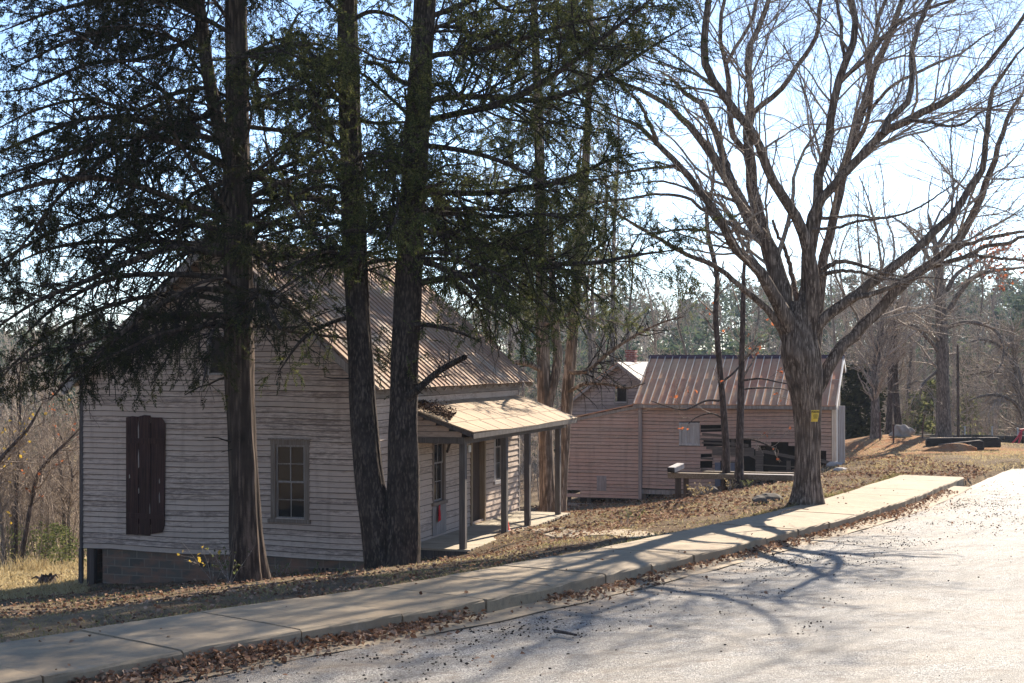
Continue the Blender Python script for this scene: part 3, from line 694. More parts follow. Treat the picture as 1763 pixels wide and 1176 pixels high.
    sp = MB(); sp.box((-0.06, Wd-0.045, fz), (0.03, Wd+0.04, 0.0)); sp.build("corner_prop", MAT['trim_dark'], H)
    si = MB(); si.box((0.03, 0.02, -0.018), (0.24, Wd-0.02, 0.0)); si.build("sill_beam", MAT['trim_dark'], H)
    # porch
    PT0, PT1, PW_ = 1.95, 10.35, 1.62
    pf = MB(); xx = PT0
    while xx < PT1-0.02:
        w = random.uniform(0.125, 0.15); e = min(xx+w, PT1); ov = random.uniform(-0.03, 0.04)
        pf.box((xx+0.004, -PW_-ov, 0.03+random.uniform(-0.006, 0.006)), (e-0.004, -0.03, 0.075)); xx = e
    porch = pf.build("porch_deck", MAT['plank'], H)
    rim = MB(); rim.box((PT0+0.02, -PW_+0.03, -0.16), (PT1-0.02, -PW_+0.09, 0.022)); rim.box((PT0+0.02, -PW_+0.095, -0.2), (PT0+0.07, -0.04, 0.022)); rim.box((PT1-0.07, -PW_+0.095, -0.2), (PT1-0.02, -0.04, 0.022)); rim.build("rim_joist", MAT['trim_dark'], porch)
    for tx in (2.08, 5.09, 6.98, 9.82):
        ps = MB(); h = 2.50; ps.box((tx-0.075, -1.50, 0.078), (tx+0.075, -1.355, h)); ps.build("porch_post", MAT['post'], H, 0.008)
        pb = MB(); pb.box((tx-0.10, -1.53, -0.5), (tx+0.10, -1.33, 0.02)); pb.build("footing", MAT['stone'], porch)
    bm_ = MB(); bm_.box((PT0-0.02, -1.515, 2.502), (PT1, -1.345, 2.66)); bm_.box((PT0-0.02, -1.343, 2.51), (PT0+0.1, -0.03, 2.64)); bm_.build("porch_beam", MAT['post'], H, 0.006)
    zr0, zr1 = 3.42, 2.80      # porch roof at wall and at front
    pr = MB(); nx, nv = 26, 6; PA, PB, PO = PT0-0.18, PT1+0.18, 1.80
    g = []
    for j in range(nv+1):
        for i in range(nx+1):
            t = j/nv; xx = PA+(PB-PA)*i/nx; g.append((xx, -0.02-(PO-0.02)*t, zr0+(zr1-zr0)*t+0.012*math.sin(xx*1.3+t*4)-0.05*math.sin(PI*i/nx)*t))
    pr.add(g, [(j*(nx+1)+i, j*(nx+1)+i+1, (j+1)*(nx+1)+i+1, (j+1)*(nx+1)+i) for j in range(nv) for i in range(nx)])
    proof = pr.build("porch_roof", MAT['roof_p'], H); m = proof.modifiers.new("thick", 'SOLIDIFY'); m.thickness = 0.03; m.offset = -1
    sm = MB(); slope = (zr1-zr0)/(PO-0.02)
    for yy in (-0.62, -1.22):
        for i in range(13):
            xa = PA+0.02+(PB-PA-0.04)*i/13; xb = PA+0.02+(PB-PA-0.04)*(i+1)/13
            def zz(x, y): 
                t = (-y-0.02)/(PO-0.02); i_ = (x-PA)/(PB-PA); return zr0+(zr1-zr0)*t+0.012*math.sin(x*1.3+t*4)-0.05*math.sin(PI*i_)*t
            sm.bar((xa, yy, zz(xa, yy)+0.004), (xb, yy, zz(xb, yy)+0.004), 0.012, 0.006)
    for k in range(1, 9):
        xx = PA+(PB-PA)*k/9
        for (ya, yb) in ((-0.05, -0.6), (-0.64, -1.2), (-1.24, -1.78)):
            xo = 0.22 if ya == -0.64 else 0
            if xx+xo < PB: sm.bar((xx+xo, ya, zz(xx+xo, ya)+0.005), (xx+xo, yb, zz(xx+xo, yb)+0.005), 0.010, 0.006)
    sm.build("roof_seam", plain('seam_brown', (0.20, 0.145, 0.10), 0.7), proof)
    fa = MB(); fa.box((PA+0.01, -PO+0.005, zr1-0.16), (PB-0.01, -PO+0.035, zr1-0.045)); fa.prism([(PA+0.012, -0.03, zr0-0.035), (PA+0.012, -PO+0.04, zr1-0.035), (PA+0.012, -PO+0.04, zr1-0.13), (PA+0.012, -0.03, zr0-0.13)], (0.025, 0, 0)); fa.build("porch_fascia", MAT['trim_dark'], proof)
    for xe, nrm in ((PT0+0.03, -X), (PT1-0.05, X)):      # boarded porch ends
        pg = MB(); siding(pg, (xe, -1.50, 0), Y, nrm, 1.46, 2.53, 3.3, lambda z: (max(0, (z-2.70)/(zr0-0.12-2.70)*1.46) if z > 2.7 else 0.0, 1.46), [], exp=0.13)
        pg.build("porch_gable", MAT['side_y'], H)
    ce = MB(); ce.prism([(PT0+0.1, -0.04, 2.66), (PT1-0.1, -0.04, 2.66), (PT1-0.1, -1.34, 2.64), (PT0+0.1, -1.34, 2.64)], (0, 0, 0.02)); ce.build("porch_ceiling", MAT['trim_x'], H)
    nb = MB(); nb.box((6.22, -0.06, 2.02), (6.40, -0.03, 2.2)); nb.build("wall_plaque", MAT['white'], H)
    br = MB(); br.bar((4.66, -0.05, 2.12), (5.1, -0.05, 2.6), 0.03, 0.05, (0, 1, 0)); br.build("brace", MAT['trim_dark'], H)
    # boards replaced below the first porch window
    pa = MB(); pa.box((3.70, -0.045, 0.12), (4.16, -0.026, 0.84)); pa.box((4.166, -0.043, 0.12), (4.62, -0.026, 0.84)); pa.build("patch_board", MAT['trim'], H, 0.003)
    return H
HOUSE = build_house()
HM = Matrix.Translation((-3.14, 31.7, ZC-4.48)) @ Matrix.Rotation(AU, 4, 'Z')
def HL(x, y, z): return HM @ Vector((x, y, z))

# ------------------------------------------------------------------ the weathered red building
BU = math.radians(-18.3)
BO = (4.65, 52.0, ZC-5.2)
def build_barn():
    B = empty("weathered_building", BO, BU, "derelict faded red wooden building with rusty seamed metal roof", "old building")
    X, Y, U = np.array((1., 0, 0)), np.array((0, 1., 0)), np.array((0, 0, 1.))
    Lm, EV, RG, DP = 6.78, 3.62, 5.22, 5.0
    b0 = 0.42
    # main front wall, x 0..Lm at y=0 facing -y
    wn_ = (1.42, 2.16, 2.12, 2.90)
    holes = [wn_, (2.2, 3.05, 2.58, 2.78), (2.3, 3.1, 2.12, 2.26), (2.18, 2.62, 1.28, 1.58), (2.2, 2.6, 1.68, 1.76), (2.9, 3.25, 0.4, 1.5), (3.55, 4.15, 0.4, 1.9), (4.25, 5.6, 1.05, 2.08), (3.35, 7.05, 0.0, 1.05), (5.7, 6.6, 0.9, 1.9), (3.1, 4.0, 1.9, 2.35), (4.7, 5.3, 2.0, 2.22)]
    lo = lambda z: (0.02, Lm)
    w = MB(); siding(w, (0, 0, 0), X, -Y, Lm, b0+0.1, EV-0.1, lo, holes, exp=0.128, jit=0.012, sag=lambda a: -0.03*math.sin(a*1.0)+0.012*a)
    front = w.build("wall", MAT['red_side'], B)
    # loose leftover boards across the gaps
    for (xa, xb, za, zb, t) in ((2.2, 3.1, 2.66, 2.70, 0.05), (2.25, 3.15, 2.50, 2.44, 0.09), (2.2, 3.2, 2.32, 2.30, 0.08), (2.25, 3.0, 2.19, 2.17, 0.06), (2.2, 2.65, 1.64, 1.62, 0.07), (2.4, 3.3, 2.02, 1.98, 0.12), (4.2, 5.7, 1.45, 1.40, 0.04), (3.5, 4.3, 2.02, 1.62, 0.10), (4.4, 5.7, 1.93, 1.70, 0.11), (4.6, 5.5, 1.2, 1.24, 0.09), (5.75, 6.8, 1.82, 1.55, 0.11), (3.0, 3.9, 2.2, 2.12, 0.10), (2.2, 3.0, 1.22, 1.10, 0.12), (5.8, 6.7, 1.25, 1.0, 0.09)):
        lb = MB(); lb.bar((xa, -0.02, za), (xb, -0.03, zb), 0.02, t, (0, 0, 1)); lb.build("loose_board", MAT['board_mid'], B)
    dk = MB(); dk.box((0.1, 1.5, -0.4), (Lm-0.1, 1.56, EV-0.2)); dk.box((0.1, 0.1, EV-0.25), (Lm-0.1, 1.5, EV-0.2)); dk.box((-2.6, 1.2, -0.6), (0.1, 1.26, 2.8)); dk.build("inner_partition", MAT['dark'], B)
    st = MB()
    for xx in (0.05, 0.9, 2.0, 3.28, 3.5, 4.2, 5.62, 6.95): st.box((xx, 0.03, -0.6), (xx+0.11, 0.14, EV-0.2))
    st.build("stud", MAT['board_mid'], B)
    sb = MB(); sb.box((-2.75, 0.03, -0.35), (-0.02, 0.15, -0.12)); sb.box((0.05, 0.02, 0.30), (3.3, 0.16, 0.46)); sb.box((0.0, -0.12, -0.06), (2.0, -0.02, 0.08)); sb.build("sill_beam", MAT['trim'], B)
    mp = MB()
    mp.box((2.95, -0.05, 0.1), (3.1, 0.02, 1.75)); mp.box((3.16, -0.06, 0.0), (3.5, -0.01, 1.55)); mp.box((4.16, -0.06, -0.1), (4.42, 0.02, 1.95)); mp.box((2.62, -0.05, 1.75), (4.1, -0.02, 2.05)); mp.box((5.2, 0.2, -0.2), (5.34, 0.3, 1.6))
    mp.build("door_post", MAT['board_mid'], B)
    cl = MB()
    for (x0, x1) in ((2.72, 2.92), (3.12, 3.42)): cl.box((x0, -0.09, -0.2), (x1, -0.065, 1.5))
    cl.build("gray_panel", plain('blue_gray_panel', (0.15, 0.155, 0.19), 0.85, 0.1, 0, 0.35, 4), B)
    # boarded window
    fr = MB(); x0, x1, z0, z1 = wn_
    fr.box((x0, -0.05, z0), (x0+0.08, 0.03, z1)); fr.box((x1-0.08, -0.05, z0), (x1, 0.03, z1)); fr.box((x0-0.01, -0.052, z1-0.08), (x1+0.01, 0.03, z1)); fr.box((x0-0.01, -0.055, z0-0.04), (x1+0.01, 0.03, z0+0.03))
    ww = fr.build("window", MAT['trim_pale'], B, 0.004)
    pb = MB()
    for k in range(6):
        a = x0+0.083+k*(x1-x0-0.166)/6; pb.box((a+0.003, -0.02+0.003*(k % 2), z0+0.033), (a+(x1-x0-0.166)/6-0.003, 0.0, z1-0.083))
    pb.build("plank_cover", MAT['trim_pale'], ww)
    # left lean-to wall, x -2.85..0
    def lclip(z): return (-2.85, 0.0) if z < 2.93 else (min(-0.02, -2.85+(z-2.93)/(3.53-2.93)*2.85), 0.0)
    lh = [(-2.85, -2.25, 0.30, 0.40), (-2.80, -2.66, 1.36, 1.5)]
    w = MB(); siding(w, (0, -0.03, 0), X, -Y, 2.85, 0.12, 3.5, lclip, lh, exp=0.128, jit=0.010)
    w.build("lean_to_wall", MAT['red_side'], B)
    pt = MB(); pt.box((-1.62, -0.065, 0.36), (-1.26, -0.045, 0.92)); pt.build("patch_board", MAT['beam_b'], B)
    tr = MB(); tr.box((-0.06, -0.10, 0.1), (0.06, -0.035, 3.5)); tr.build("corner_board", MAT['beam_b'], B, 0.004)
    tr = MB(); tr.prism([(-2.95, -0.09, 2.90), (0.05, -0.09, 3.53), (0.05, -0.09, 3.42), (-2.95, -0.09, 2.79)], (0, 0.05, 0)); tr.build("verge_board", MAT['trim'], B)
    lr = MB(); lr.prism([(-3.0, -0.16, 2.92), (0.02, -0.16, 3.56), (0.02, -0.16, 3.60), (-3.0, -0.16, 2.96)], (0, 3.0, 0)); lr.build("lean_to_roof", MAT['roof_b'], B)
    for xx in (-2.8, -2.05, -1.35, -0.6, 0.1, 1.4):
        pi = MB(); pi.box((xx, 0.16, -0.7), (xx+0.12, 0.28, 0.4)); pi.build("pier", MAT['trim_dark'], B)
    lw = MB(); lw.box((-2.85, 0.0, 0.12), (-2.80, 3.0, 2.88)); lw.build("wall", MAT['gray_side'], B)
    # gable wing behind: peak at x=-1.0
    gx, gy, gh, gw = -1.57, 3.06, 5.03, 2.25
    gb = 3.3
    def gclip(z):
        f = max(0.0, (z-gb)/(gh-gb))*gw; return (gx-gw+f, gx+gw-f) if f < gw-0.01 else (gx-0.01, gx+0.01)
    gwn = (gx-0.14, gx+0.30, 3.48, 4.16)
    w = MB(); siding(w, (0, gy, 0), X, -Y, 4.5, 2.0, gh-0.03, lambda z: gclip(max(z, gb)), [gwn], exp=0.128)
    gwall = w.build("gable_wall", MAT['gray_side'], B)
    bk = MB(); backing(bk, (0, gy+0.01, 0), X, 0, 0.0, gh, lambda z: gclip(max(z, gb)), [gwn], (gb,)); bk.build("wall_lining", MAT['dark'], gwall)
    fr = MB(); x0, x1, z0, z1 = gwn
    fr.box((x0-0.05, gy-0.04, z0-0.05), (x0, gy+0.02, z1+0.05)); fr.box((x1, gy-0.04, z0-0.05), (x1+0.05, gy+0.02, z1+0.05)); fr.box((x0+0.001, gy-0.04, z1), (x1-0.001, gy+0.02, z1+0.05)); fr.box((x0+0.001, gy-0.04, z0-0.05), (x1-0.001, gy+0.02, z0))
    aw = fr.build("attic_window", MAT['trim'], B)
    g = MB(); g.box((x0, gy+0.3, z0), (x1, gy+0.32, z1)); g.build("pane", MAT['dark'], aw)
    for sg, mm in ((-1, 'roof_b'), (1, 'bright_metal')):
        r = MB(); e = 0.28; sl = (gh-gb)/gw
        a = (gx, gy-0.25, gh+0.03); b = (gx+sg*(gw+e), gy-0.25, gb-e*sl+0.03)
        r.prism([a, b, (b[0], b[1], b[2]-0.035), (a[0], a[1], a[2]-0.035)], (0, 5.5, 0)); rr = r.build("wing_roof", MAT[mm], B)
        rb = MB(); rb.prism([(a[0], gy-0.265, a[2]-0.04), (b[0], gy-0.265, b[2]-0.04), (b[0], gy-0.265, b[2]-0.16), (a[0], gy-0.265, a[2]-0.16)], (0, 0.025, 0)); rb.build("rake_board", MAT['trim'], rr)
    ww2 = MB(); ww2.box((gx-gw, gy, 0.0), (gx-gw+0.05, gy+5.0, gb)); ww2.box((gx+gw-0.05, gy+0.05, 0.0), (gx+gw, gy+5.0, gb)); ww2.box((gx-gw+0.05, gy+4.9, 0), (gx+gw-0.05, gy+4.95, gb)); ww2.build("wall", MAT['gray_side'], B)
    ch = MB(); cx, cy = -1.70, gy+2.55; ch.box((cx-0.18, cy-0.18, 3.5), (cx+0.18, cy+0.18, 5.42)); ch.box((cx-0.21, cy-0.21, 5.422), (cx+0.21, cy+0.21, 5.53)); ch.box((cx-0.225, cy-0.225, 5.26), (cx+0.225, cy+0.225, 5.32)); ch.build("chimney", MAT['brick'], B)
    # main roof with standing seams
    half = 2.45; ex = 0.30
    for sg in (0, 1):
        def T(x, v, up=0.0):
            t = 0.74+0.26*v if sg else v; y = -ex+(half+ex)*t; z = EV-0.08+(RG-EV+0.08)*t
            nrm = np.array((0, -(RG-EV+0.08), half+ex)); nrm = nrm/np.linalg.norm(nrm)
            q = np.array((x, y, z))+nrm*up
            return np.array((q[0], 2*half-q[1], q[2])) if sg else q
        r = MB(); nx, nv = 30, 6; xa, xb = -0.22, Lm+0.20
        r.add([T(xa+(xb-xa)*i/nx, j/nv, 0.03+0.012*math.sin(i*1.7+j)) for j in range(nv+1) for i in range(nx+1)], [(j*(nx+1)+i, j*(nx+1)+i+1, (j+1)*(nx+1)+i+1, (j+1)*(nx+1)+i) for j in range(nv) for i in range(nx)])
        rf = r.build("roof", MAT['roof_b'], B); m = rf.modifiers.new("thick", 'SOLIDIFY'); m.thickness = 0.02; m.offset = -1
        s_ = MB(); xx = xa+0.05
        while xx < xb:
            p, q = T(xx, -0.005, 0.055), T(xx, 0.995, 0.055); s_.bar(p, q, 0.024, 0.05, T(xx, 0.5, 1)-T(xx, 0.5, 0)); xx += 0.285
        for x2 in np.arange(xa+0.05, xb-0.3, 0.285):
            s_.bar(T(x2+0.013, 0.52, 0.045), T(x2+0.272, 0.52, 0.045), 0.012, 0.012)
        s_.build("standing_seam", plain('seam_metal', (0.50, 0.42, 0.34), 0.45, 0.5, 0.0, 0.3, 4), rf)
        fb = MB(); p, q = T(xa+0.02, 0.0, -0.05), T(xb-0.02, 0.0, -0.05); fb.bar(p, q, 0.03, 0.14); fb.build("fascia", MAT['trim'], rf)
        rb = MB(); rb.bar(T(xb-0.01, 0.0, -0.045), T(xb-0.01, 0.98, -0.045), 0.03, 0.15, T(0, .5, 1)-T(0, .5, 0)); rb.build("rake_board", MAT['white'], rf)
    rc = MB(); rc.prism([(-0.24, half-0.14, RG-0.03), (-0.24, half, RG+0.11), (-0.24, half+0.14, RG-0.03)], (Lm+0.46, 0, 0)); rc.build("ridge_cap", plain('dark_ridge', (0.07, 0.035, 0.045), 0.6), B)
    # right end: tall vertical boards, door gap with a pale stile
    re_ = MB(); yy = 0.02
    k = 0
    while yy < 2.7:
        wd = random.uniform(0.16, 0.24)
        if not (0.35 < yy < 0.95): re_.box((Lm-0.02+0.006*(k % 2), yy, 0.55+random.uniform(-0.05, 0.1)), (Lm+0.012+0.006*(k % 2), yy+wd-0.008, EV+0.05+max(0, (half-abs(yy-half))/half*(RG-EV)-0.35)))
        yy += wd; k += 1
    re_.build("end_wall", MAT['trim'], B)
    pk = MB(); pk.box((Lm+0.26, -0.32, 0.78), (Lm+0.48, -0.27, EV-0.05)); pk.box((Lm+0.03, -0.06, 0.3), (Lm+0.15, 0.06, EV-0.1)); pk.build("end_board", MAT['trim_pale'], B)
    pa = MB(); pa.box((Lm+0.20, -0.30, 0.8), (Lm+0.235, -0.26, EV-0.12)); pa.build("door_stile", MAT['white'], B)
    bw = MB(); bw.box((0, 3.0, 0), (Lm-0.05, 3.05, EV+0.9)); bw.build("wall", MAT['gray_side'], B)
    return B
build_barn()
BM = Matrix.Translation(BO) @ Matrix.Rotation(BU, 4, 'Z')

# ------------------------------------------------------------------ trees: vectorised tubes and growth
def nrm(v): return v/np.maximum(np.linalg.norm(v, axis=-1, keepdims=True), 1e-9)
def tubes(Pn, R, k):
    """Pn (m,n,3) centre lines, R (m,n) radii -> V, quads"""
    m, n, _ = Pn.shape
    T = nrm(np.gradient(Pn, axis=1)); mean = nrm(Pn[:, -1]-Pn[:, 0])
    ref = np.where(np.abs(mean[:, 2:3]) < 0.8, np.array([[0, 0, 1.0]]), np.array([[1.0, 0, 0]]))[:, None, :]
    u = nrm(np.cross(np.broadcast_to(ref, T.shape), T)); v = np.cross(T, u)
    a = np.arange(k)*2*PI/k
    V = Pn[:, :, None, :]+R[:, :, None, None]*(u[:, :, None, :]*np.cos(a)[None, None, :, None]+v[:, :, None, :]*np.sin(a)[None, None, :, None])
    I = np.arange(m*n*k).reshape(m, n, k); J = np.roll(I, -1, axis=2)
    Q = np.stack([I[:, :-1], J[:, :-1], J[:, 1:], I[:, 1:]], -1).reshape(-1, 4)
    return V.reshape(-1, 3), Q
def join(parts):
    Vs, Qs, b = [], [], 0
    for V, Q in parts:
        Vs.append(V); Qs.append(Q+b); b += len(V)
    return np.concatenate(Vs), np.concatenate(Qs)
def sprout(Pn, R, count, t0, t1, ang, length, rr, n, wig, trop, rg, flat=0.0, bias=None, rmin=0.003, sel=None, lfix=False):
    """grow children from parents; returns new (Pn, R)"""
    m, k, _ = Pn.shape
    L = np.linalg.norm(np.diff(Pn, axis=1), axis=2).sum(1)
    w = L.copy()
    if sel is not None: w = w*sel
    par = rg.choice(m, count, p=w/w.sum()); t = rg.uniform(t0, t1, count)
    f = t*(k-1); i = np.minimum(f.astype(int), k-2); fr = (f-i)[:, None]
    p0 = Pn[par, i]*(1-fr)+Pn[par, i+1]*fr; tan = nrm(Pn[par, i+1]-Pn[par, i]); r0 = R[par, i]*(1-fr[:, 0])+R[par, i+1]*fr[:, 0]
    e1 = nrm(np.cross(tan, rg.normal(size=(count, 3)))); a = rg.uniform(ang[0], ang[1], count)[:, None]
    if flat > 0:
        h = np.cross(tan, np.array([0, 0, 1.0])); h = nrm(h)*np.where(rg.random(count) < 0.5, -1, 1)[:, None]; e1 = nrm(e1*(1-flat)+h*flat)
    d = nrm(np.cos(a)*tan+np.sin(a)*e1+(np.array(bias) if bias is not None else 0))
    if lfix: ln = rg.uniform(length[0], length[1], count)
    else: ln = L[par]*rg.uniform(length[0], length[1], count)*(1-0.55*t)
    ln = np.maximum(ln, 0.05)
    out = np.empty((count, n, 3)); out[:, 0] = p0
    for s in range(1, n):
        d = nrm(d+rg.normal(size=(count, 3))*wig+np.array([0, 0, trop])); out[:, s] = out[:, s-1]+d*(ln/(n-1))[:, None]
    rb = np.maximum(r0*rg.uniform(rr[0], rr[1], count), rmin)
    rb = np.minimum(rb, np.maximum(ln*0.03, rmin))
    RR = rb[:, None]*np.linspace(1, 0.35, n)[None, :]
    return out, np.maximum(RR, rmin*0.7)

def limb(px, D0, D1, h0, h1, n=26, hw=None, wob=0.0, rg=None):
    """limb traced in the photograph: pixel polyline, depth from D0 to D1, half widths in px"""
    px = np.array(px, float); q = catmull(np.c_[px, np.zeros(len(px))], n)[:, :2]
    t = np.linspace(0, 1, n); D = D0+(D1-D0)*t
    if rg is not None: D = D+wob*np.sin(t*5+rg.uniform(0, 6))*t
    pts = np.stack([(q[:, 0]-CX)/F*D, D, ZC+(HY-q[:, 1])/F*D], -1)
    h = np.interp(t, np.linspace(0, 1, len(hw)), hw) if hw is not None else h0+(h1-h0)*t**0.8
    return pts, h/F*D
def resample(pts, r, n):
    s = np.concatenate([[0], np.cumsum(np.linalg.norm(np.diff(pts, axis=0), axis=1))]); u = np.linspace(0, s[-1], n)
    return np.stack([np.interp(u, s, pts[:, k]) for k in range(3)], -1), np.interp(u, s, r)

def trunk_mesh(pts, r, sides, rg, flute=0.10, fine=0.035, flare=0.5, flare_h=0.7, lean=None):
    """fluted, furrowed trunk along pts; flare at its base"""
    n = len(pts); T = nrm(np.gradient(pts, axis=0)); u = nrm(np.cross(np.array([0, 1.0, 0])[None], T)); v = np.cross(T, u)
    a = np.arange(sides)*2*PI/sides; z = pts[:, 2]-pts[0, 2]
    A, Zz = np.meshgrid(a, z)
    ph = rg.uniform(0, 6.28, 8)
    fl = np.exp(-Zz/flare_h)
    lobes = 0.5*np.cos(3*A+ph[0]+0.10*Zz)+0.35*np.cos(5*A+ph[1]-0.15*Zz)+0.25*np.cos(8*A+ph[2]+0.12*np.sin(Zz*0.9))
    fur = np.cos(13*A+ph[3]+0.5*np.sin(Zz*0.7+ph[4]))*0.5+np.cos(21*A+ph[5]+0.9*np.sin(Zz*0.6+ph[6]))*0.5+0.5*np.cos(34*A+ph[7]+1.3*np.sin(Zz*0.8))
    lump = 0.03*np.sin(Zz*2.1+A*2+ph[2])+0.02*np.sin(Zz*4.7+A*3+ph[1])
    rad = r[:, None]*(1+flute*lobes*(0.6+1.4*fl)+fine*fur+lump+flare*fl*(1+0.6*np.cos(5*A+ph[0])+0.4*np.cos(3*A+ph[3]))*0.8)
    V = pts[:, None, :]+rad[..., None]*(u[:, None, :]*np.cos(A)[..., None]+v[:, None, :]*np.sin(A)[..., None])
    I = np.arange(n*sides).reshape(n, sides); J = np.roll(I, -1, axis=1)
    return V.reshape(-1, 3), np.stack([I[:-1], J[:-1], J[1:], I[1:]], -1).reshape(-1, 4)

def spray_template(rg, n=34, L=0.42, ll=(0.06, 0.11), wd=0.011, droop=0.25, side=0.55):
    """a flat drooping spray of narrow leaf slivers along +x; returns (n*4,3), quads"""
    V = []
    for i in range(n):
        t = (i+0.5)/n; x = L*t; z = -droop*L*t*t
        sg = 1 if i % 2 else -1
        a = side*(1.35-0.8*t)+rg.uniform(-0.4, 0.4); l = rg.uniform(*ll)*(1.1-0.5*t); w = wd*rg.uniform(0.7, 1.3)
        d = np.array([math.cos(a), sg*math.sin(a), -0.15+rg.uniform(-0.6, 0.5)]); d /= np.linalg.norm(d)
        s = np.cross(d, np.array([rg.normal()*0.6, rg.normal()*0.6, 1.0])); s /= np.linalg.norm(s)
        p = np.array([x, 0, z]); m = p+d*l*0.5
        V += [p, m+s*w, p+d*l, m-s*w]
    V = np.array(V); Q = np.arange(len(V)).reshape(-1, 4); return V, Q
def scatter(tmpls, pos, X, size, rg, up=(0, 0, 1), roll=0.5):
    """place sprays: pos (m,3), X direction (m,3), size (m,)"""
    parts = []
    X = nrm(X); Zr = nrm(np.array(up)[None]+rg.normal(size=X.shape)*roll); Y = nrm(np.cross(Zr, X)); Z = np.cross(X, Y)
    pick = rg.integers(0, len(tmpls), len(pos))
    for k, (V, Q) in enumerate(tmpls):
        i = np.where(pick == k)[0]
        if not len(i): continue
        W = pos[i, None, :]+size[i, None, None]*(V[None, :, 0:1]*X[i, None, :]+V[None, :, 1:2]*Y[i, None, :]+V[None, :, 2:3]*Z[i, None, :])
        parts.append((W.reshape(-1, 3), (Q[None]+np.arange(len(i))[:, None, None]*len(V)).reshape(-1, 4)))
    return join(parts)
def along(Pn, count, rg, t0=0.1, t1=1.0, sel=None):
    m, k, _ = Pn.shape; L = np.linalg.norm(np.diff(Pn, axis=1), axis=2).sum(1)
    if sel is not None: L = L*sel
    par = rg.choice(m, count, p=L/L.sum()); f = rg.uniform(t0, t1, count)*(k-1); i = np.minimum(f.astype(int), k-2); fr = (f-i)[:, None]
    return Pn[par, i]*(1-fr)+Pn[par, i+1]*fr, nrm(Pn[par, i+1]-Pn[par, i]), par
def localise(V, o): return V-np.array(o)

# ---- the big bare maple beside the sidewalk
def mlimb(px, D0, D1, h0, h1, n=26, hw=None, wob=0.0, rg=None):
    g = random.Random(int(px[0][0]*7+px[-1][0]))
    if px[-1][1] < 25:                                   # limbs that leave the frame go on upwards
        (xa, ya), (xb, yb) = px[-2], px[-1]; L_ = math.hypot(xb-xa, yb-ya); ux, uy = (xb-xa)/L_, (yb-ya)/L_
        px = list(px)+[(xb+ux*90, yb+uy*70-30), (xb+ux*170+g.uniform(-20, 20), yb+uy*130-80), (xb+ux*230+g.uniform(-40, 40), yb+uy*190-150)]
        hw = list(hw[:-1])+[max(hw[-1], hw[-2]*0.85)]; hw += [hw[-1]*0.85, hw[-1]*0.6, 0.8]; n += 10
    return limb(px, D0, D1, h0, h1, n, hw, wob, rg)

